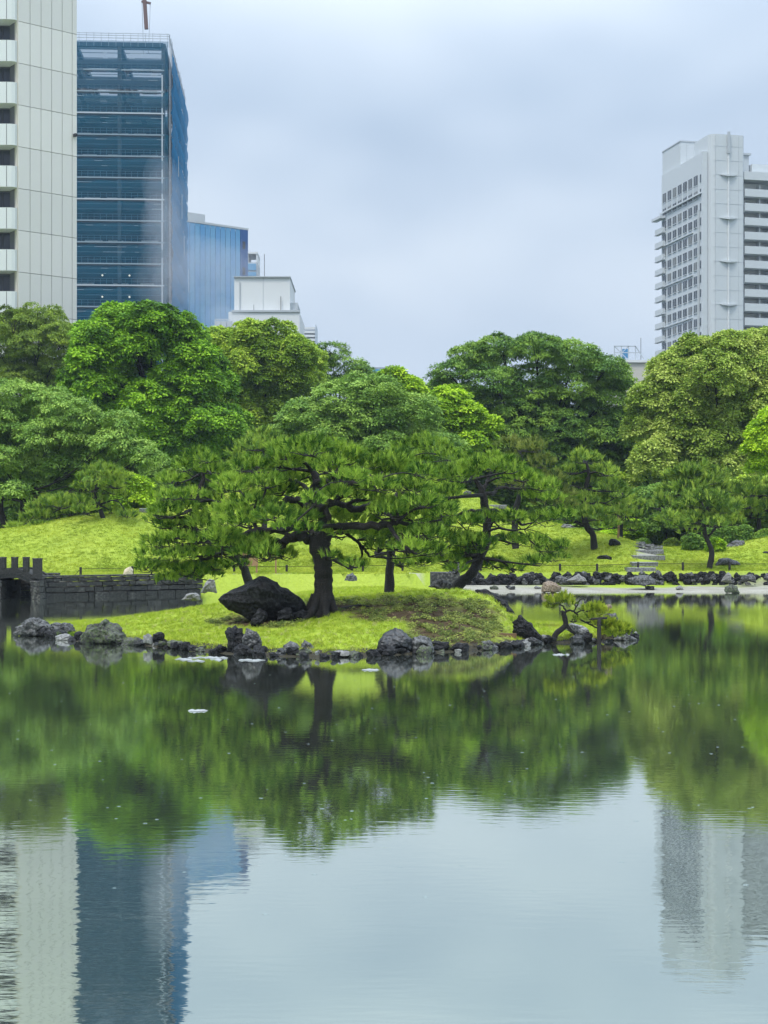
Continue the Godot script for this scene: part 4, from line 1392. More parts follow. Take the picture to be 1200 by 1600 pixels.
func bridge() -> void:
	var d := 63.2
	var k := d / F
	var o := at(20, 852, d)
	var t := thing("arched_stone_bridge", "small dark arched bridge with square posts at the left edge", "bridge", Vector3(o.x, 0, o.z))
	var px := func(x: float) -> float: return (x - 20.0) * k
	# deck: two curved beams and the slab between
	for q in [[0.0, 0.3, "side_beam"], [-2.6, 0.3, "side_beam"], [-1.3, 2.3, "deck"]]:
		var s := new_st()
		var top: float = 0.62 if q[2] == "side_beam" else 0.55
		for i in 16:
			var x0: float = lerpf(px.call(-26), px.call(61), i / 16.0)
			var x1: float = lerpf(px.call(-26), px.call(61), (i + 1) / 16.0)
			var y0 := arch(i / 16.0)
			var y1 := arch((i + 1) / 16.0)
			var z0: float = q[0] + q[1] * 0.5
			var z1: float = q[0] - q[1] * 0.5
			quad(s, Vector3(x0, y0 + top, z0), Vector3(x1, y1 + top, z0), Vector3(x1, y1 + 0.22, z0), Vector3(x0, y0 + 0.22, z0))
			quad(s, Vector3(x0, y0 + top, z1), Vector3(x1, y1 + top, z1), Vector3(x1, y1 + top, z0), Vector3(x0, y0 + top, z0))
			quad(s, Vector3(x0, y0 + 0.22, z0), Vector3(x1, y1 + 0.22, z0), Vector3(x1, y1 + 0.22, z1), Vector3(x0, y0 + 0.22, z1))
			quad(s, Vector3(x0, y0 + 0.22, z1), Vector3(x1, y1 + 0.22, z1), Vector3(x1, y1 + top, z1), Vector3(x0, y0 + top, z1))
		put(q[2], done(s), M.bridge_stone, t)
	var s2 := new_st()
	for i in 14:
		var x0: float = lerpf(px.call(-24), px.call(58), i / 14.0)
		var x1: float = lerpf(px.call(-24), px.call(58), (i + 0.86) / 14.0)
		bar(s2, Vector3(x0, arch(i / 14.0) + 0.42, 0.17), Vector3(x1, arch((i + 0.86) / 14.0) + 0.42, 0.17), 0.03)
	put("moulding", done(s2), M.bridge_stone, t)
	for z in [0.0]:
		for q in [[-18, 0.28], [4, 0.26], [23, 0.22], [41, 0.22], [59.5, 0.34]]:
			var x: float = px.call(q[0])
			var b := clampf((q[0] + 26.0) / 87.0, 0.0, 1.0)
			var h := 1.68 - (arch(b) + 0.6) if q[0] < 55 else 0.8
			var yb := arch(b) + 0.6 if q[0] < 55 else 0.83
			var po := box("post", Vector3(q[1], h, 0.3), Vector3(x, yb + h * 0.5, z + (0.0 if q[0] < 55 else 0.1)), M.bridge_stone, t)
			box("cap", Vector3(q[1] + 0.02, 0.05, 0.32), Vector3(0, h * 0.5 + 0.02, 0), M.wall_stone2, po)
	for j in 5:  # added stones closing the channel behind, so the opening turns dark
		for i in 4:
			var sb := new_st()
			stone_block(sb, Vector3(0.22, 0.12, 0.2))
			put("added_back_stone", done(sb), M.wall_stone, t).position = Vector3(px.call(-2) + 0.3 + i * 0.43, -0.12 + j * 0.25, -3.25)
	for q in [[-4.0, 20.0], [59.0, 14.0]]:
		for j in 4:
			for z in 4:
				var s := new_st()
				stone_block(s, Vector3(q[1] * k * 0.5, 0.12, 0.42))
				var st := put("abutment_stone", done(s), M.wall_stone2 if q[0] > 0 and z == 0 else M.wall_stone, t)
				st.position = Vector3(px.call(q[0]) + rr(-0.02, 0.02), -0.12 + j * 0.25, 0.05 - z * 0.86)

func arch(u: float) -> float:
	return 0.16 + 0.5 * (1.0 - pow(u * 2.0 - 1.0, 2.0))

func pines() -> void:
	rng.seed = 81
	var fresh := [Color(0.044, 0.114, 0.020), Color(0.145, 0.270, 0.036), Color(0.414, 0.567, 0.081)]
	var far := [Color(0.074, 0.147, 0.024), Color(0.183, 0.306, 0.045), Color(0.413, 0.533, 0.081)]
	pine("trained_pine", "large spreading trained pine with thick curved trunk beside the great black rock", "", 36.0, on_islet(503, 36.0), [
		[[503, 950, 25], [506, 925, 21], [504, 898, 19], [503, 872, 20], [498, 848, 23], [508, 820, 15], [500, 792, 14], [488, 775, 12], [496, 755, 11], [488, 736, 6]],
		[[497, 850, 17], [478, 842, 14], [462, 838, 12], [449, 842, 11], [440, 852, 10], [431, 845, 8], [420, 860, 5]],
		[[500, 838, 10], [478, 824, 8, 0.3], [440, 828, 7, 0.5], [408, 831, 10, 0.6], [383, 836, 9, 0.6], [362, 848, 7, 0.5], [346, 860, 4, 0.4]],
		[[500, 800, 11], [472, 786, 10, -0.3], [452, 780, 9, -0.4], [438, 788, 7, -0.5], [412, 784, 5, -0.6], [385, 780, 3, -0.8]],
		[[498, 790, 10], [530, 786, 8, 0.4], [556, 795, 9, 0.6], [585, 786, 6, 0.8], [616, 782, 4, 1.0], [650, 775, 2.5, 1.0]],
		[[504, 828, 10], [548, 822, 9, -0.4], [600, 820, 10, -0.6], [622, 816, 6, -0.5], [650, 820, 4, -0.3], [690, 812, 2.5, -0.2]],
		[[508, 836, 6], [532, 832, 5, 0.8], [548, 838, 4.5, 1.0], [562, 850, 4, 1.1], [570, 858, 4, 1.2], [578, 870, 3, 1.2]],
		[[561, 850, 3.5, 1.1], [566, 864, 3, 1.2], [562, 874, 2, 1.25]],
		[[492, 752, 8], [520, 752, 7, -0.6], [552, 756, 6, -0.8], [590, 748, 3, -1.0]],
		[[488, 770, 7], [460, 752, 5, 0.8], [420, 745, 4, 1.2], [380, 752, 2.5, 1.4]],
		[[498, 790, 7, 0.0], [505, 775, 5, 1.2], [500, 765, 4, 2.0], [505, 760, 2, 2.6]],
		[[500, 800, 7, 0.0], [510, 785, 5, -1.2], [500, 775, 4, -2.0], [490, 768, 2, -2.6]],
	], [[445, 708, 34], [485, 702, 40], [532, 714, 38], [576, 724, 36], [616, 730, 32], [392, 732, 32], [450, 726, 38], [508, 730, 38], [558, 738, 36], [608, 740, 34], [650, 745, 28], [368, 760, 30], [420, 758, 36], [462, 752, 30], [540, 766, 36], [590, 762, 36], [636, 764, 30], [398, 790, 34], [440, 770, 28], [522, 776, 28], [570, 776, 30], [620, 790, 32], [662, 786, 28], [362, 800, 28], [382, 814, 32], [430, 808, 34], [472, 808, 30], [520, 810, 34], [560, 816, 32], [610, 802, 34], [656, 810, 32], [692, 802, 26], [488, 832, 28, 1.2], [530, 834, 28], [574, 838, 30], [622, 832, 32], [668, 836, 32], [400, 852, 26, 0.6], [382, 866, 26, 0.6], [416, 870, 26, 0.9], [442, 868, 24, 0.9], [355, 850, 26], [520, 872, 15, 1.0], [545, 880, 14, 1.2], [566, 884, 12, 1.2], [640, 858, 26], [668, 862, 24], [592, 856, 22, 0.9], [505, 882, 14, 0.75], [346, 838, 24], [470, 735, 30, 1.8], [540, 745, 30, 2.0], [420, 780, 30, 2.1], [590, 800, 30, 2.0], [480, 790, 26, 2.2], [450, 830, 24, 1.9], [540, 800, 26, 2.4]], {"roots": 1, "cols": fresh, "tuft": 0.2, "gap": 0.105, "deep": 1.6, "more": 0.45, "thin": 0.74})
	pine("low_pine", "low wide pine left of the great black rock, its boughs over the water", "", 44.0, on_islet(394, 44.0), [
		[[394, 910, 13], [382, 890, 11], [372, 874, 10], [350, 862, 9], [326, 846, 8], [306, 830, 8], [297, 812, 8], [306, 793, 7], [311, 768, 7], [318, 746, 5], [312, 726, 3]],
		[[312, 740, 4], [300, 748, 3], [282, 754, 2]],
		[[311, 768, 4.5], [290, 768, 3.5, 0.3], [270, 772, 2, 0.5]],
		[[306, 793, 5], [290, 800, 4, 0.4], [272, 808, 3, 0.6], [252, 812, 2, 0.8]],
		[[308, 786, 4.5], [325, 782, 4, -0.4], [345, 785, 2.5, -0.6]],
		[[326, 846, 6], [290, 852, 5, 0.5], [262, 862, 4, 0.8], [243, 880, 3, 0.9], [236, 898, 2, 0.9]],
		[[350, 862, 6], [318, 874, 5, 0.8], [290, 882, 4, 1.2], [266, 898, 3, 1.4]],
		[[306, 830, 5], [285, 838, 4, -0.6], [262, 845, 2.5, -1.0]],
		[[372, 874, 7], [384, 872, 6, 0.3], [395, 864, 4, 0.5]],
	], [[312, 716, 24], [290, 730, 24], [336, 734, 24], [272, 755, 26], [345, 750, 26], [362, 770, 24], [262, 776, 24], [300, 776, 24], [332, 790, 28], [258, 802, 26], [290, 796, 24], [332, 808, 28], [240, 812, 18], [276, 826, 28], [316, 822, 28], [356, 816, 26], [250, 850, 28], [286, 846, 28], [322, 846, 28], [356, 836, 26], [234, 868, 24], [272, 872, 28], [310, 868, 30], [346, 866, 26], [232, 890, 20], [262, 892, 28], [300, 894, 30], [336, 886, 28], [288, 904, 26], [322, 900, 26], [258, 908, 20], [366, 850, 22], [370, 880, 16]], {"cols": fresh, "tuft": 0.21, "gap": 0.12, "deep": 1.8, "more": 0.5, "thin": 0.58})
	pine("leaning_pine", "pine with a trunk leaning up from the islet's right brow", "", 43.0, on_islet(708, 43.0), [
		[[706, 924, 17], [718, 912, 15], [735, 898, 14], [750, 872, 12], [760, 846, 12], [761, 810, 11], [757, 785, 11], [752, 766, 9], [746, 754, 6], [735, 742, 3]],
		[[753, 768, 7], [761, 755, 6, 0.2], [765, 742, 4, 0.3], [770, 728, 2.5, 0.3]],
		[[757, 772, 6], [772, 770, 6, 0.4], [778, 763, 5, 0.5], [800, 763, 5, 0.6], [822, 766, 3, 0.7], [845, 770, 2, 0.8]],
		[[760, 797, 7], [772, 797, 6, 0.5], [790, 805, 6, 0.7], [804, 807, 5, 0.8], [816, 820, 4, 0.9], [836, 815, 2.5, 1.0]],
		[[758, 800, 6], [738, 798, 5, 0.4], [720, 803, 5, 0.6], [704, 807, 3, 0.8], [688, 800, 2, 0.9]],
		[[761, 846, 9], [775, 838, 8, 0.5], [795, 838, 6, 0.8], [812, 832, 4, 1.0], [835, 850, 3, 1.2], [850, 868, 2.5, 1.3], [862, 878, 1.8, 1.4]],
		[[760, 832, 5], [778, 825, 4, -0.5], [800, 829, 3, -0.8], [822, 826, 2, -1.0]],
		[[750, 872, 7], [728, 862, 5, 0.5], [700, 856, 4, 0.9], [682, 870, 3, 1.1], [668, 880, 2, 1.2]],
		[[756, 860, 5], [740, 845, 4, -0.5], [730, 830, 3, -0.8]],
	], [[745, 734, 34], [790, 732, 30], [716, 746, 30], [770, 722, 30], [816, 748, 28], [692, 744, 26], [730, 720, 24], [802, 752, 26], [850, 762, 26], [838, 778, 22], [866, 782, 20], [722, 820, 28], [766, 816, 30, 0.8], [742, 812, 24], [802, 816, 22], [852, 816, 26], [872, 806, 22], [690, 842, 26], [722, 846, 26], [742, 856, 30, 0.9], [700, 872, 26], [726, 868, 24], [680, 862, 24], [744, 884, 26, 0.8], [776, 884, 24, 0.7], [804, 890, 20, 0.6], [802, 846, 22], [832, 850, 24], [856, 860, 22], [868, 874, 18], [840, 880, 16], [876, 856, 14], [700, 772, 24], [680, 790, 24], [660, 880, 22], [712, 890, 18], [690, 815, 24]], {"roots": 1, "cols": fresh, "tuft": 0.21, "gap": 0.12, "deep": 1.5, "more": 0.4, "thin": 0.58})
	pine("straight_pine", "straight-trunked pine at the back of the islet, between two larger pines", "", 46.5, on_islet(608, 46.5), [
		[[608, 912, 13], [609, 890, 11.5], [611, 865, 11], [612, 840, 10], [613, 815, 9], [618, 792, 8], [624, 770, 6], [622, 745, 4], [628, 720, 2.5]],
		[[618, 780, 7], [630, 755, 6, 0.6], [645, 744, 6, 0.8], [658, 734, 5, 0.9], [672, 716, 3.5, 1.0], [690, 704, 2, 1.0]],
		[[612, 838, 6], [635, 835, 5, 0.6], [660, 842, 3, 0.9], [684, 838, 2, 1.1]],
		[[611, 855, 6], [590, 845, 6, -0.5], [575, 840, 4, -0.8]],
		[[615, 805, 6], [590, 800, 4, 0.5], [570, 796, 3, 0.7]],
		[[612, 860, 4], [590, 868, 8, 1.0], [596, 855, 9, 1.1], [606, 848, 7, 0.6]],
	], [[640, 702, 30], [682, 702, 28], [662, 692, 22], [702, 714, 22], [620, 716, 26], [600, 736, 26], [650, 726, 30], [692, 738, 26], [622, 762, 28], [664, 768, 30], [702, 762, 24], [642, 792, 30], [690, 790, 26], [578, 790, 26], [640, 830, 28], [682, 826, 26], [642, 856, 28], [672, 862, 26], [692, 872, 20], [652, 876, 22], [588, 842, 24], [566, 836, 22], [612, 826, 24], [628, 880, 14]], {"cols": fresh, "tuft": 0.21, "gap": 0.12, "deep": 1.5, "more": 0.4, "thin": 0.58})
	pine("hill_pine", "pine with a brownish top on the great hill, above the leaning pine's right", "", 82.0, on_land(806, 82.0), [
		[[806, 850, 7], [804, 810, 7], [810, 780, 6], [818, 745, 5], [816, 718, 4], [808, 700, 2]],
		[[816, 740, 4], [830, 735, 3], [845, 730, 2]], [[812, 765, 4], [835, 760, 3], [860, 765, 2]]],
		[[800, 697, 24], [832, 702, 22], [815, 714, 22], [846, 726, 24], [790, 722, 20], [836, 746, 24], [862, 752, 24], [872, 772, 24], [852, 786, 24], [882, 790, 18], [800, 760, 24], [826, 772, 24]], {"cols": [Color(0.06, 0.10, 0.02), Color(0.14, 0.20, 0.035), Color(0.27, 0.31, 0.07)], "tuft": 0.4, "gap": 0.26, "deep": 1.6})
	pine("slope_pine", "pine with a bent dark trunk standing on the right slope lawn", "", 84.0, on_land(929, 84.0), [
		[[929, 859, 8], [927, 838, 7], [918, 824, 7], [911, 800, 6], [914, 770, 5], [920, 740, 4], [916, 722, 2]],
		[[918, 824, 4], [900, 815, 4], [885, 818, 2]], [[912, 790, 4], [935, 785, 3], [955, 790, 2]], [[914, 765, 4], [895, 760, 3], [882, 765, 2]]],
		[[918, 720, 24], [898, 736, 22], [940, 740, 22], [888, 756, 22], [924, 755, 26], [952, 762, 22], [884, 776, 20], [914, 784, 26], [946, 786, 24], [962, 772, 20], [896, 800, 24], [930, 806, 26], [962, 802, 20], [902, 818, 24], [880, 795, 16], [945, 822, 20]], {"cols": far, "tuft": 0.38, "gap": 0.25, "deep": 1.8})
	pine("slope_pine", "slender pine right of the bent-trunked pine on the right slope", "", 90.0, on_land(972, 90.0), [
		[[972, 860, 5], [970, 835, 5], [972, 805, 4], [975, 780, 3], [972, 770, 2]]],
		[[966, 784, 22], [988, 790, 22], [955, 800, 20], [978, 810, 24], [994, 806, 16], [972, 772, 18], [960, 822, 18], [986, 826, 18]], {"cols": far, "tuft": 0.38, "gap": 0.27, "deep": 1.2})
	pine("lawn_pine", "small pine with a curved trunk on the right lawn", "", 78.0, on_land(1108, 78.0), [
		[[1108, 882, 6], [1112, 866, 6], [1108, 850, 5], [1102, 836, 5], [1100, 818, 4], [1102, 800, 3]],
		[[1104, 842, 3.5], [1112, 832, 3], [1120, 824, 3], [1135, 820, 2]], [[1101, 830, 3], [1085, 826, 2.5], [1070, 828, 1.5]], [[1101, 815, 3], [1120, 806, 2], [1140, 808, 1.5]]],
		[[1100, 788, 32], [1074, 800, 24], [1130, 796, 24], [1086, 814, 24], [1126, 814, 22], [1060, 822, 20], [1106, 816, 24], [1146, 818, 14], [1076, 832, 18], [1090, 778, 22], [1116, 780, 22], [1045, 815, 16]], {"cols": far, "tuft": 0.36, "gap": 0.23, "deep": 1.6})
	pine("upright_pine", "bushy upright pine with candle-like shoots behind the small lawn pine", "", 94.0, on_land(1090, 94.0), [
		[[1090, 850, 6], [1092, 800, 5], [1090, 765, 4], [1088, 738, 2]]],
		[[1088, 738, 24], [1066, 752, 26], [1112, 750, 26], [1048, 772, 24], [1090, 768, 30], [1130, 770, 24], [1040, 792, 22], [1072, 790, 28], [1110, 790, 30], [1142, 792, 22], [1120, 745, 20], [1078, 745, 20]], {"cols": far, "tuft": 0.55, "gap": 0.3, "deep": 2.0})
	pine("upright_pine", "pale bushy pine cut by the right edge above the lawn", "", 94.0, on_land(1186, 94.0), [
		[[1186, 850, 5], [1186, 800, 4], [1188, 765, 3]]],
		[[1186, 758, 22], [1170, 772, 24], [1204, 774, 24], [1160, 790, 22], [1190, 792, 26], [1212, 794, 20], [1172, 806, 22]], {"cols": far, "tuft": 0.5, "gap": 0.3, "deep": 1.8})
	pine("hill_pine", "small upright pine alone on the crest of the left hill", "", 84.0, on_land(160, 84.0), [
		[[160, 834, 5.5], [163, 818, 5.5], [157, 798, 5], [150, 775, 4], [152, 755, 3.5], [158, 742, 2]],
		[[152, 780, 3], [138, 775, 2], [128, 778, 1.5]], [[155, 790, 3], [172, 782, 2], [186, 784, 1.5]]],
		[[160, 735, 24], [140, 748, 22], [180, 746, 22], [134, 766, 20], [170, 766, 24], [150, 784, 20], [186, 776, 18], [136, 800, 18], [176, 800, 20], [196, 806, 12], [128, 782, 16], [178, 758, 20]], {"cols": far, "tuft": 0.36, "gap": 0.23, "deep": 1.3})
	pine("low_pine", "low spreading pine with a bare fork behind the left hill's crest", "", 87.0, on_land(100, 87.0), [
		[[104, 836, 4], [98, 818, 4], [84, 806, 3.5], [70, 802, 2.5], [58, 800, 1.5]], [[98, 818, 3], [120, 810, 2.5], [138, 802, 2]]],
		[[60, 796, 22], [90, 784, 24], [118, 788, 22], [104, 800, 22], [76, 810, 22], [48, 812, 20], [130, 798, 16], [36, 826, 18], [66, 824, 20], [78, 792, 18]], {"cols": far, "tuft": 0.36, "gap": 0.23, "deep": 1.5})
	pine("hill_pine", "flat-topped pine showing above the low wide pine, before the rounded tree", "", 80.0, on_land(415, 80.0), [
		[[415, 850, 6], [412, 790, 6], [415, 740, 5], [413, 705, 3]]],
		[[412, 682, 22], [396, 698, 26], [432, 694, 24], [380, 714, 24], [420, 712, 28], [450, 708, 22], [372, 732, 22], [404, 730, 26], [360, 744, 20]], {"cols": far, "tuft": 0.38, "gap": 0.25, "deep": 1.6})
	pine("tip_pine", "dwarf twisted pine propped over the water at the islet's right tip", "", 34.7, on_islet(856, 34.7), [
		[[856, 1002, 6], [868, 992, 6], [880, 981, 5.5], [884, 974, 5], [881, 960, 5], [880, 956, 4]],
		[[884, 976, 4.5], [894, 986, 4], [904, 994, 3]],
		[[880, 958, 3], [890, 953, 2.6], [900, 958, 2.4], [905, 966, 2.2], [914, 972, 1.8], [926, 972, 1.5]],
		[[886, 956, 2.4], [878, 946, 2, 0.1], [868, 944, 1.5, 0.1], [862, 950, 1.2, 0.1]],
		[[896, 955, 2.2], [902, 946, 1.8, 0.05], [906, 938, 1.6, 0.05], [913, 936, 1.4, 0.05], [914, 942, 1.2]],
		[[914, 972, 1.8], [934, 981, 1.8], [948, 984, 1.5], [958, 992, 1.2]],
		[[905, 966, 1.8], [898, 972, 1.5, -0.1], [890, 970, 1.2, -0.15]],
	], [[866, 940, 12], [882, 936, 12], [860, 949, 9], [893, 943, 8], [918, 953, 12, -0.2], [931, 951, 13, -0.1], [944, 957, 11], [922, 966, 10], [940, 974, 14], [955, 978, 14], [970, 984, 15], [962, 993, 13], [948, 990, 10], [980, 990, 9], [898, 968, 6, -0.2]], {"cols": [Color(0.094, 0.156, 0.017), Color(0.245, 0.328, 0.034), Color(0.472, 0.536, 0.056)], "tuft": 0.14, "gap": 0.056, "deep": 0.25, "thin": 0.8, "more": 0.3})
	var t := thing("prop_post", "thin dark post propping the dwarf pine's low bough in the water", "post", at(936, 1006, 34.3))
	var s := new_st()
	tube(s, [v4(Vector3(0, -0.3, 0), 0.05), v4(Vector3(0, 0.45, 0), 0.045), v4(Vector3(0.01, 0.56, 0), 0.04)], 8)
	put("pole", done(s), M.wood_dark, t)
	s = new_st()
	tube(s, [v4(Vector3(-0.16, 0.55, -0.1), 0.025), v4(Vector3(0.16, 0.58, 0.1), 0.025)], 6)
	put("crosspiece", done(s), M.wood_dark, t)

func islet_things() -> void:
	rng.seed = 91
	rock("great_rock", "great angular black rock beside the trunk of the spreading pine", 36.0, [[340, 936], [352, 926], [372, 916], [384, 904], [402, 896], [420, 896], [437, 904], [441, 916], [456, 924], [470, 934], [478, 950], [474, 966], [440, 972], [415, 978], [392, 976], [372, 966], [351, 955]], 0.55, M.rock_black, 3, 0.5, "", true)
	rock("black_rock", "upright black rock leaning on the front of the great black rock", 35.1, [[390, 974], [394, 960], [406, 950], [418, 954], [420, 966], [408, 980], [394, 982]], 0.6, M.rock_black, 4)
	rock("black_rock", "smaller black rock between the great rock and the pine's root", 35.3, [[430, 972], [434, 956], [446, 946], [456, 950], [462, 962], [458, 974]], 0.6, M.rock_black, 5)
	rock("black_rock", "low black rock under the root of the spreading pine", 35.6, [[452, 972], [458, 958], [470, 950], [484, 956], [484, 972]], 0.6, M.rock_black, 6)
	rock("shore_rock", "craggy black twin rock standing at the shore below the great black rock", 31.3, [[352, 1024], [354, 1004], [352, 990], [356, 980], [368, 976], [380, 980], [382, 1000], [376, 1024]], 0.8, M.rock_black, 7, 2.0, "", true)
	rock("shore_rock", "grey facetted rock leaning on the right of the craggy black rock", 31.2, [[376, 1024], [378, 996], [386, 984], [402, 984], [408, 996], [412, 1014], [410, 1026]], 0.7, M.rock_grey, 8, 1.4, "", true)
	rock("shore_rock", "small black rock at the foot of the craggy black rock", 30.8, [[364, 1026], [366, 1012], [376, 1005], [388, 1008], [400, 1020], [396, 1028]], 0.7, M.rock_black, 9, 1.6)
	rock("shore_rock", "rounded dark boulder with a flat top at the waterline, foot of the bare slope", 31.4, [[588, 1020], [590, 1002], [600, 990], [618, 981], [630, 981], [640, 990], [650, 1002], [658, 1022], [620, 1026]], 0.7, M.rock_darkgrey, 10, 0.8, "", true)
	rock("shore_rock", "smooth grey slab leaning right of the rounded dark boulder", 31.3, [[638, 1018], [644, 994], [656, 991], [672, 998], [684, 1014], [682, 1022], [656, 1024]], 0.7, M.rock_grey, 11, 0.7, "", true)
	rock("shore_rock", "craggy moss-topped rock cluster on the shore, second from the islet's left tip", 34.5, [[122, 1006], [124, 990], [132, 976], [146, 968], [164, 966], [178, 974], [188, 988], [195, 1004], [160, 1010]], 0.7, M.rock_moss, 12, 2.2, "", true)
	rock("shore_rock", "craggy grey rock cluster at the islet's left tip", 37.5, [[28, 988], [36, 974], [48, 964], [60, 964], [72, 974], [84, 984], [82, 994], [50, 994]], 0.7, M.rock_grey, 13, 2.2, "", true)
	rock("shore_rock", "dark flat rock right of the cluster at the islet's left tip", 37.0, [[76, 984], [84, 974], [100, 970], [116, 974], [122, 988], [112, 996], [90, 994]], 0.6, M.rock_grey, 14, 1.8)
	rock("shore_rock", "pale pointed stone in the rock edging left of the craggy black rock", 33.0, [[222, 1006], [224, 994], [232, 988], [238, 994], [238, 1008]], 0.7, M.rock_pale, 15, 1.0)
	rock("shore_rock", "black knob rock behind the pale pointed stone", 33.2, [[236, 1002], [240, 990], [250, 986], [258, 992], [258, 1004]], 0.7, M.rock_black, 16, 1.6)
	rock("shore_rock", "grey rock with dry grass on top right of the black twin rock", 31.0, [[438, 1022], [442, 1008], [454, 1002], [466, 1006], [472, 1022]], 0.7, M.rock_grey, 17, 1.2)
	rock("shore_rock", "sloping grey wedge right of the dry grass tuft", 31.0, [[466, 1026], [468, 1004], [474, 996], [484, 1002], [494, 1014], [496, 1024]], 0.6, M.rock_grey, 18, 0.8)
	rock("shore_rock", "flat pale stone lying at the waterline right of the sloping wedge", 30.3, [[516, 1024], [520, 1017], [534, 1015], [546, 1018], [550, 1024], [534, 1028]], 0.7, M.rock_pale, 19, 0.6)
	rock("shore_rock", "long black rock lying along the islet's right brow", 38.0, [[742, 936], [746, 924], [762, 919], [778, 927], [794, 941], [808, 958], [808, 978], [788, 970], [764, 954]], 0.4, M.rock_black, 20, 1.2, "", true)
	rock("shore_rock", "blue-grey angular rock at the waterline, right end of the bare slope", 32.6, [[748, 1014], [752, 1002], [764, 998], [772, 1006], [782, 1012], [776, 1022], [756, 1022]], 0.7, M.rock_grey, 51, 1.0)
	rock("shore_rock", "dark rock mass below the mound where the spit begins", 34.5, [[800, 1004], [802, 972], [814, 962], [828, 974], [840, 986], [852, 996], [852, 1010], [820, 1012]], 0.6, M.rock_black, 52, 1.8, "", true)
	rock("shore_rock", "square dark stone in the water below the dwarf pine", 34.3, [[890, 1008], [891, 994], [900, 989], [912, 992], [914, 1008]], 0.7, M.rock_darkgrey, 53, 1.0)
	rock("shore_rock", "white streaked flat rock behind the dwarf pine", 35.3, [[880, 984], [886, 972], [900, 974], [922, 982], [924, 994], [900, 996]], 0.6, M.rock_white, 54, 1.2)
	rock("shore_rock", "brown rock under the dwarf pine's low bough", 34.9, [[932, 1000], [934, 986], [944, 980], [956, 986], [960, 1000]], 0.7, M.rock_brown, 55, 1.0)
	rock("shore_rock", "grey pyramid rock at the very tip of the islet", 35.6, [[955, 1000], [966, 992], [976, 987], [988, 993], [998, 1000], [980, 1003]], 0.5, M.rock_grey, 56, 0.8)
	rock("shore_rock", "tall grey rock with a brown cap behind the dwarf pine's boughs", 36.0, [[938, 982], [940, 966], [950, 956], [962, 958], [968, 970], [966, 984]], 0.6, M.rock_grey, 57, 1.0)
	rock("shore_rock", "small brown cap stone on the tall grey rock at the tip", 36.0, [[942, 952], [945, 945], [954, 943], [958, 948], [956, 955], [948, 957]], 0.8, M.rock_brown, 58, 1.0)
	rock("shore_rock", "flat grey rocks by the leaning pine's root", 44.0, [[664, 918], [672, 908], [690, 904], [706, 910], [708, 922], [684, 922]], 0.6, M.rock_grey, 59, 1.2)
	# the rock edging
	var n := islet.size()
	for k in 15:
		var p: Vector2 = islet[k]
		var q: Vector2 = islet[(k + 1) % n]
		var l := p.distance_to(q)
		var m := int(l / 0.13)
		for i in m:
			var u := p.lerp(q, (i + rr(0, 1)) / m) + Vector2(rr(-0.12, 0.12), rr(-0.12, 0.34))
			var big := pow(rng.randf(), 2.0)
			var sz := lerpf(0.12, 0.35, big)
			var o := stone("edging_stone", null, Vector3(u.x, rr(-0.02, 0.10), -u.y), Vector3(sz * rr(0.9, 1.5), sz * rr(0.6, 0.95), sz * rr(0.8, 1.2)), M.stones[rng.randi() % 5] if rng.randf() < 0.45 else M.rock_black)
			tag(o, "small wet stone in the rock edging round the islet's waterline", "rock", "small edging stones along the islet's waterline")
	# plank end let into the bank
	var b := put("wooden_board", BoxMesh.new(), M.wood_pale_wet)
	(b.mesh as BoxMesh).size = Vector3(0.42, 0.16, 0.06)
	b.position = at(792, 995, 34.2)
	b.rotation.y = -0.2
	tag(b, "short brown board set into the bank below the mound's right end", "board")
	# fallen branch, dry tufts
	var s := new_st()
	var f0 := on_islet(560, 36.4)
	var rp := []
	for q in [[530, 36.1, 0.04], [545, 36.3, 0.035], [560, 36.5, 0.03], [574, 36.4, 0.02], [582, 36.3, 0.01]]:
		rp.append(v4(on_islet(q[0], q[1]) - f0, q[2]))
	tube(s, smooth(rp), 7, 0.2)
	var o := put("exposed_root", done(s), M.bark)
	o.position = f0 + Vector3(0, 0.02, 0)
	tag(o, "dark root lying over the bare soil right of the pine trunk", "root")
	for q in [[478, 31.4, "pale dry grass tuft growing on the shore rocks"], [790, 44.0, "grassy tuft behind the long black rock"], [812, 36.5, "grass clump on the dark rocks where the spit begins"], [848, 38.0, "lime moss and grass patch on the spit behind the dwarf pine"], [866, 37.6, "yellowish fern tuft at the foot of the dwarf pine"], [112, 36.0, "weedy tuft among the rocks near the islet's left tip"], [158, 35.0, "moss tuft topping the craggy rock cluster"], [760, 43.6, "fresh green tuft by the leaning pine's root"]]:
		var buf := PackedFloat32Array()
		var c0 := Color(0.17, 0.27, 0.03)
		if q[0] == 478.0 or q[0] == 866.0:
			c0 = Color(0.38, 0.34, 0.08)
		for k in 46:
			var r := 0.3 * sqrt(rng.randf())
			var a := rr(0, TAU)
			var x: float = (q[0] - 600.0) / F * q[1] + cos(a) * r * 1.5
			row(buf, Basis(Vector3.UP, rr(0, TAU)) * Basis.from_scale(Vector3(0.1, rr(0.08, 0.16), 0.1)), Vector3(x, maxf(mound(x, q[1] - sin(a) * r), 0.1), -q[1] + sin(a) * r), mix(c0, Color(0.10, 0.17, 0.02), rr(0, 0.7)))
		var g := many("grass_tuft", shared.grass, M.grass, buf, null, false)
		tag(g, q[2], "grass tuft")

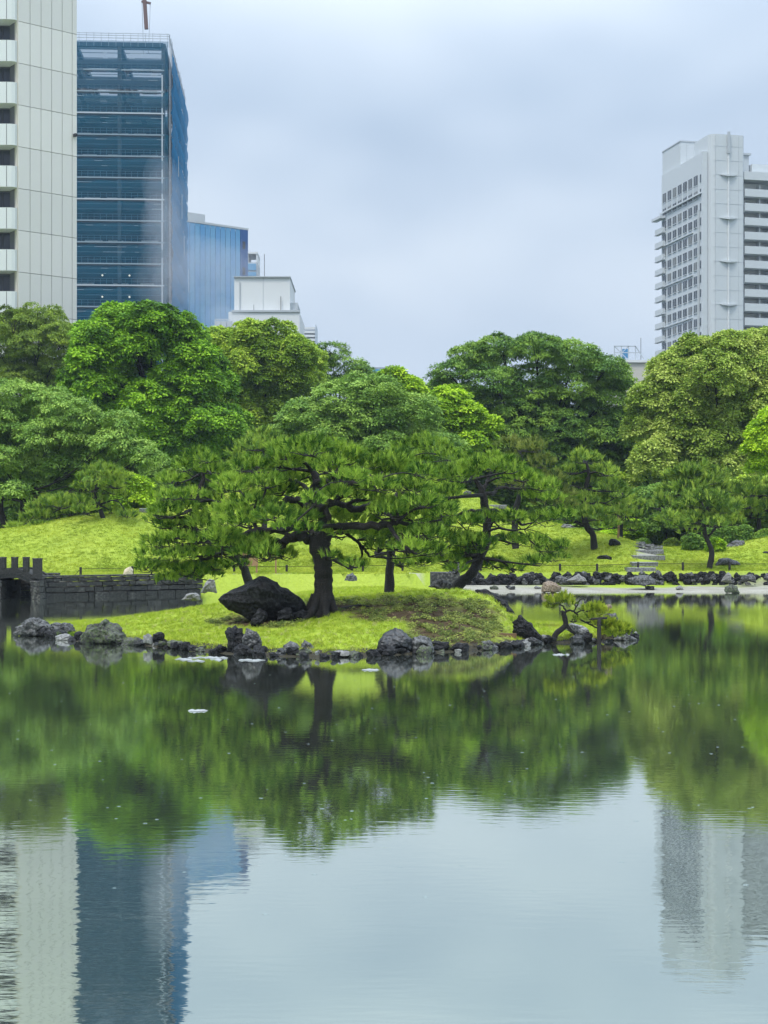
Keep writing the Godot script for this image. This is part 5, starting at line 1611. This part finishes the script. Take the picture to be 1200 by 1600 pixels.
func water_marks() -> void:
	rng.seed = 101
	for q in [[316, 1030, 42, 7, "long patch of white foam and scum floating before the rock edging"], [390, 1032, 17, 4, "small patch of white foam right of the long foam patch"], [575, 1047, 14, 2.0, "thin floating white sliver below the rounded dark boulder"], [308, 1111, 12, 2.0, "thin floating white sliver in open water left of centre"], [874, 1023, 14, 2.0, "thin floating white sliver below the dwarf pine"], [46, 983, 10, 1.6, "thin white foam streak at the islet's left tip"]]:
		var d: float = EYE * F / (q[1] - HZ)
		var t := thing("floating_foam", q[4], "foam", Vector3((q[0] - 600.0) / F * d, 0.004, -d))
		var n := int(clampf(q[2] * 0.9, 4, 34))
		for k in n:
			var s := new_st()
			s.set_smooth_group(0)
			var r := rr(0.03, 0.075) if q[2] > 16 else rr(0.02, 0.05)
			var h := rr(0.008, 0.022)
			var c := Vector3(0, h, 0)
			for i in 10:
				var a0 := TAU * i / 10.0
				var a1 := TAU * (i + 1) / 10.0
				var w0 := 1.0 + 0.3 * sin(a0 * 3.0 + k)
				var w1 := 1.0 + 0.3 * sin(a1 * 3.0 + k)
				tri(s, c, Vector3(cos(a0) * r * w0 * 1.3, 0, sin(a0) * r * w0), Vector3(cos(a1) * r * w1 * 1.3, 0, sin(a1) * r * w1))
			var o := put("foam_fleck", done(s), M.foam, t)
			var u := sqrt(rng.randf())
			var ph := rr(0, TAU)
			o.position = Vector3(cos(ph) * u * q[2] / F * d, 0, sin(ph) * u * q[3] / F * d * d / EYE * 0.5)
	# rings where the rain falls
	var s := new_st()
	s.set_smooth_group(0)
	for i in 14:
		var a0 := TAU * i / 14.0
		var a1 := TAU * (i + 1) / 14.0
		var e0 := Vector3(cos(a0), 0, sin(a0))
		var e1 := Vector3(cos(a1), 0, sin(a1))
		var up := Vector3(0, 0.045, 0)
		quad(s, e0 * 0.8, e0 * 0.9 + up, e1 * 0.9 + up, e1 * 0.8)
		quad(s, e0 * 0.9 + up, e0, e1, e1 * 0.9 + up)
	var buf := PackedFloat32Array()
	for k in 200:
		var d := rr(9.0, 30.0)
		var x := rr(-0.27, 0.27) * d
		if d > 28.5 and x > -8.0:
			continue
		row(buf, Basis.from_scale(Vector3.ONE * rr(0.008, 0.02)), Vector3(x, 0.001, -d), Color.WHITE)
	many("raindrop_ripple", done(s), M.water_drop, buf)

# ---------------------------------------------------------------- the scene
func sky_image() -> Image:
	var w := 512
	var h := 256
	var im := Image.create(w, h, false, Image.FORMAT_RGBAF)
	var n := FastNoiseLite.new()
	n.seed = 5
	n.frequency = 1.0
	n.fractal_octaves = 4
	n.fractal_gain = 0.45
	for j in h:
		var el := (0.5 - (j + 0.5) / h) * PI
		for i in w:
			var az := (i + 0.5) / w * TAU
			var p := Vector3(cos(el) * sin(az), sin(el) * 2.6, cos(el) * cos(az))
			var c := n.get_noise_3d(p.x * 2.6, p.y * 2.6, p.z * 2.6)
			c += 0.5 * n.get_noise_3d(p.x * 7.0 + 9.0, p.y * 9.0, p.z * 7.0)
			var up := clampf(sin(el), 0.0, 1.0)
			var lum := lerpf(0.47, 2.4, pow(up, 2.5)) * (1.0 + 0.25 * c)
			var blue := clampf(0.5 - 0.7 * c - up * 0.3, 0.0, 1.0)
			var col := Vector3(0.84, 0.96, 1.10).lerp(Vector3(0.70, 0.90, 1.17), blue) * lum
			if el < -0.02:
				col *= 0.6
			im.set_pixel(i, j, Color(col.x, col.y, col.z, 1.0))
	return im

func materials() -> void:
	var bark_bump := noise_tex(0.035, 512, FastNoiseLite.TYPE_CELLULAR, 3, 3)
	var rock_bump := noise_tex(0.012, 512, FastNoiseLite.TYPE_SIMPLEX_SMOOTH, 6, 8)
	var bark_col := noise_tex(0.03, 512, FastNoiseLite.TYPE_CELLULAR, 3, 4, ramp2(lin(0.004, 0.0035, 0.0035), lin(0.010, 0.008, 0.007), lin(0.045, 0.036, 0.03)))
	M.bark = tri_mat(bark_col, 2.2, 0.75, bark_bump, 3.0, false)
	M.bark_far = mat(lin(0.012, 0.010, 0.009), 0.9)
	M.leaf = foliage_mat(0.7, 0.5)
	M.needle = foliage_mat(0.5, 0.5)
	M.grass = foliage_mat(0.7, 0.7)
	var black_tex := noise_tex(0.02, 512, FastNoiseLite.TYPE_SIMPLEX_SMOOTH, 6, 11, ramp2(lin(0.004, 0.004, 0.005), lin(0.010, 0.010, 0.011), lin(0.04, 0.04, 0.043)))
	M.rock_black = tri_mat(black_tex, 0.9, 0.5, rock_bump, 4.0)
	M.rock_black.metallic_specular = 0.3
	M.rock_black.roughness = 0.6
	var grey_tex := noise_tex(0.018, 512, FastNoiseLite.TYPE_SIMPLEX_SMOOTH, 6, 12, ramp2(lin(0.010, 0.010, 0.010), lin(0.045, 0.045, 0.045), lin(0.17, 0.17, 0.165)))
	M.rock_grey = tri_mat(grey_tex, 1.1, 0.5, rock_bump, 3.0)
	var pale_tex := noise_tex(0.016, 512, FastNoiseLite.TYPE_SIMPLEX_SMOOTH, 5, 13, ramp2(lin(0.08, 0.08, 0.08), lin(0.165, 0.16, 0.152), lin(0.25, 0.245, 0.235)))
	M.rock_pale = tri_mat(pale_tex, 1.3, 0.6, rock_bump, 2.0)
	var brown_tex := noise_tex(0.016, 512, FastNoiseLite.TYPE_SIMPLEX_SMOOTH, 5, 14, ramp2(lin(0.05, 0.035, 0.022), lin(0.17, 0.115, 0.07), lin(0.30, 0.24, 0.17)))
	M.rock_brown = tri_mat(brown_tex, 1.3, 0.6, rock_bump, 2.0)
	M.rock_darkgrey = tri_mat(noise_tex(0.022, 512, FastNoiseLite.TYPE_SIMPLEX_SMOOTH, 6, 18, ramp2(lin(0.006, 0.006, 0.007), lin(0.018, 0.019, 0.021), lin(0.065, 0.068, 0.074))), 1.0, 0.45, rock_bump, 2.5)
	M.rock_moss = tri_mat(noise_tex(0.014, 512, FastNoiseLite.TYPE_SIMPLEX_SMOOTH, 6, 17, ramp2(lin(0.02, 0.02, 0.02), lin(0.07, 0.07, 0.06), lin(0.09, 0.14, 0.03))), 1.4, 0.7, rock_bump, 2.5)
	M.stones = [M.rock_black, M.rock_grey, M.rock_moss, M.rock_darkgrey, M.rock_pale]
	var wall_tex := noise_tex(0.02, 512, FastNoiseLite.TYPE_SIMPLEX_SMOOTH, 6, 15, ramp2(lin(0.006, 0.0065, 0.005), lin(0.018, 0.018, 0.015), lin(0.06, 0.056, 0.05)))
	M.wall_stone = tri_mat(wall_tex, 0.8, 0.7, rock_bump, 2.5)
	M.wall_stone2 = tri_mat(grey_tex, 0.7, 0.7, rock_bump, 2.5)
	M.wall_stone2.albedo_color = lin(0.6, 0.58, 0.52)
	M.wood_dark = tri_mat(bark_col, 3.0, 0.8)
	M.wood_pale = mat(lin(0.28, 0.17, 0.08), 0.8)
	M.ground = mat(Color.WHITE, 0.95)
	M.ground.vertex_color_use_as_albedo = true
	M.ground.metallic_specular = 0.2
	M.ground.heightmap_enabled = true
	M.ground.heightmap_texture = rock_bump
	M.ground.heightmap_scale = 6.0
	M.ground.uv1_triplanar = true
	M.ground.uv1_world_triplanar = true
	M.ground.uv1_scale = Vector3.ONE * 0.8
	M.wood_brown = mat(lin(0.12, 0.07, 0.04), 0.8)
	M.wood_pale_wet = mat(lin(0.16, 0.09, 0.045), 0.6)
	M.orange = mat(lin(0.55, 0.13, 0.03), 0.6)
	M.rock_cream = mat(lin(0.5, 0.42, 0.3), 0.8)
	M.rock_white = tri_mat(noise_tex(0.018, 512, FastNoiseLite.TYPE_SIMPLEX_SMOOTH, 6, 19, ramp2(lin(0.04, 0.04, 0.04), lin(0.16, 0.16, 0.16), lin(0.42, 0.42, 0.41))), 1.6, 0.5, rock_bump, 2.0)
	M.bridge_stone = tri_mat(wall_tex, 1.3, 0.7, rock_bump, 1.0)
	M.bridge_stone.albedo_color = lin(0.5, 0.5, 0.5)
	M.water_drop = mat(lin(0.6, 0.68, 0.66), 0.1, 0.9)
	M.paving = tri_mat(noise_tex(0.02, 512, FastNoiseLite.TYPE_SIMPLEX_SMOOTH, 5, 16, ramp2(lin(0.09, 0.09, 0.09), lin(0.17, 0.17, 0.17), lin(0.25, 0.25, 0.245))), 0.7, 0.55)
	# water: calm, with faint cat's paws
	var w := mat(lin(0.62, 0.69, 0.59), 0.025, 0.975)
	w.normal_enabled = true
	w.normal_texture = noise_tex(0.014, 1024, FastNoiseLite.TYPE_SIMPLEX_SMOOTH, 4, 21, null, true, 8.0)
	w.normal_scale = 0.02
	w.uv1_scale = Vector3(60, 90, 1)
	M.water = w
	M.foam = mat(lin(0.30, 0.31, 0.31), 0.4)
	# buildings
	M.panels = [mat(lin(0.63, 0.61, 0.58), 0.55), mat(lin(0.66, 0.64, 0.605), 0.55), mat(lin(0.605, 0.59, 0.56), 0.55)]
	M.joint = mat(lin(0.12, 0.125, 0.13), 0.8)
	M.parapet = mat(lin(0.60, 0.62, 0.62), 0.5)
	M.dark_glass = mat(lin(0.02, 0.025, 0.035), 0.08)
	M.black = mat(lin(0.012, 0.013, 0.016), 0.5)
	M.beige = mat(lin(0.52, 0.49, 0.43), 0.8)
	M.slab = mat(lin(0.16, 0.165, 0.17), 0.9)
	M.inner = mat(lin(0.03, 0.035, 0.042), 0.9)  # near-black colour standing in for the shade inside the floors
	M.steel_grey = mat(lin(0.14, 0.15, 0.16), 0.6)
	M.steel_blue = mat(lin(0.10, 0.15, 0.2), 0.6)
	M.pale_steel = mat(lin(0.42, 0.46, 0.5), 0.5)
	M.rail_steel = mat(lin(0.2, 0.27, 0.32), 0.6)
	M.pale_board = mat(lin(0.5, 0.52, 0.52), 0.7)
	M.rust = mat(lin(0.13, 0.075, 0.065), 0.7)
	M.lamp = mat(Color.WHITE, 0.4)
	M.lamp.emission_enabled = true
	M.lamp.emission = Color(1.0, 0.95, 0.85)
	M.lamp.emission_energy_multiplier = 1.0
	M.net_front = mat(Color(lin(0.004, 0.10, 0.17), 0.55), 0.85)
	M.net_front.transparency = BaseMaterial3D.TRANSPARENCY_ALPHA
	M.net_thin = mat(Color(lin(0.004, 0.10, 0.18), 0.5), 0.85)
	M.net_thin.transparency = BaseMaterial3D.TRANSPARENCY_ALPHA
	M.net_side = mat(Color(lin(0.004, 0.16, 0.33), 0.88), 0.85)
	M.net_side.transparency = BaseMaterial3D.TRANSPARENCY_ALPHA
	for k in ["net_front", "net_thin", "net_side"]:
		M[k].metallic_specular = 0.08
		M[k].roughness = 1.0
	M.curtain = []
	for k in 3:
		M.curtain.append(mat(lin(0.11 + 0.015 * k, 0.33 + 0.02 * k, 0.57), 0.15, 0.35))
	M.deep_glass = mat(lin(0.02, 0.09, 0.26), 0.2, 0.2)
	M.white_wall = mat(lin(0.66, 0.67, 0.67), 0.7)
	M.pale_grey = mat(lin(0.42, 0.45, 0.47), 0.7)
	M.mid_grey = mat(lin(0.28, 0.31, 0.34), 0.7)
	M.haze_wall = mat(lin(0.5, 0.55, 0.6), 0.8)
	M.hotel = mat(lin(0.53, 0.56, 0.575), 0.65)
	M.window_dark = mat(lin(0.05, 0.06, 0.07), 0.2)
	M.window_set = [M.window_dark, M.window_dark, mat(lin(0.09, 0.10, 0.105), 0.25), mat(lin(0.15, 0.155, 0.15), 0.4), mat(lin(0.035, 0.045, 0.055), 0.15)]
	M.beige_glass = mat(lin(0.52, 0.52, 0.5), 0.4)

func _ready() -> void:
	rng.seed = 7
	nz.seed = 3
	nz.frequency = 0.02
	nz.fractal_octaves = 3
	nz2.seed = 9
	nz2.frequency = 0.02
	nz2.fractal_octaves = 4
	# camera
	var cam := Camera3D.new()
	cam.name = "camera"
	cam.position = Vector3(0, EYE, 0)
	cam.projection = Camera3D.PROJECTION_FRUSTUM
	cam.near = 0.1
	cam.far = 4000.0
	cam.size = 0.1 * 1600.0 / F
	cam.frustum_offset = Vector2(0, 0.1 * (HZ - 800.0) / F)
	cam.current = true
	add_child(cam)
	# sky and exposure
	var env := Environment.new()
	env.background_mode = Environment.BG_SKY
	var sky := Sky.new()
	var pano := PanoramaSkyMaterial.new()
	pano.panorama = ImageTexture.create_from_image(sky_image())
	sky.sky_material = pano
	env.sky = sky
	env.background_energy_multiplier = 1.0
	env.tonemap_mode = Environment.TONE_MAPPER_LINEAR
	env.tonemap_exposure = 1.5
	env.sdfgi_enabled = true
	env.ssao_enabled = true
	env.ssil_enabled = true
	env.fog_enabled = true
	env.fog_density = 0.0002
	env.fog_light_color = Color(0.85, 0.91, 1.0)
	env.volumetric_fog_enabled = true
	env.volumetric_fog_density = 0.0
	var we := WorldEnvironment.new()
	we.name = "world_environment"
	we.environment = env
	add_child(we)
	# the veiled sun
	var sun := DirectionalLight3D.new()
	sun.name = "sun"
	sun.light_energy = 0.5
	sun.light_color = Color(1.0, 0.97, 0.92)
	sun.light_angular_distance = 14.0
	sun.shadow_enabled = true
	sun.rotation_degrees = Vector3(-62, -35, 0)
	add_child(sun)
	materials()
	shared.broad = leaf_cluster(22, 0.62, 0.36, 0.6, 0.3, 31)
	shared.fine = leaf_cluster(26, 0.46, 0.22, 0.45, 0.5, 32)
	shared.spray = leaf_cluster(24, 0.5, 0.24, 0.3, 0.7, 33)
	shared.tuft = needle_tuft(11, 0.085, 34)
	shared.tuft_far = needle_tuft(9, 0.13, 35)
	shared.grass = grass_tuft(7, 0.05, 0.5, 36)
	stone_shapes()
	make_islet()
	setting()
	panel_tower()
	netted_tower()
	crane()
	glass_tower()
	small_blocks()
	hotel()
	wood()
	far_bank()
	pines()
	islet_things()
	water_marks()
	steam()
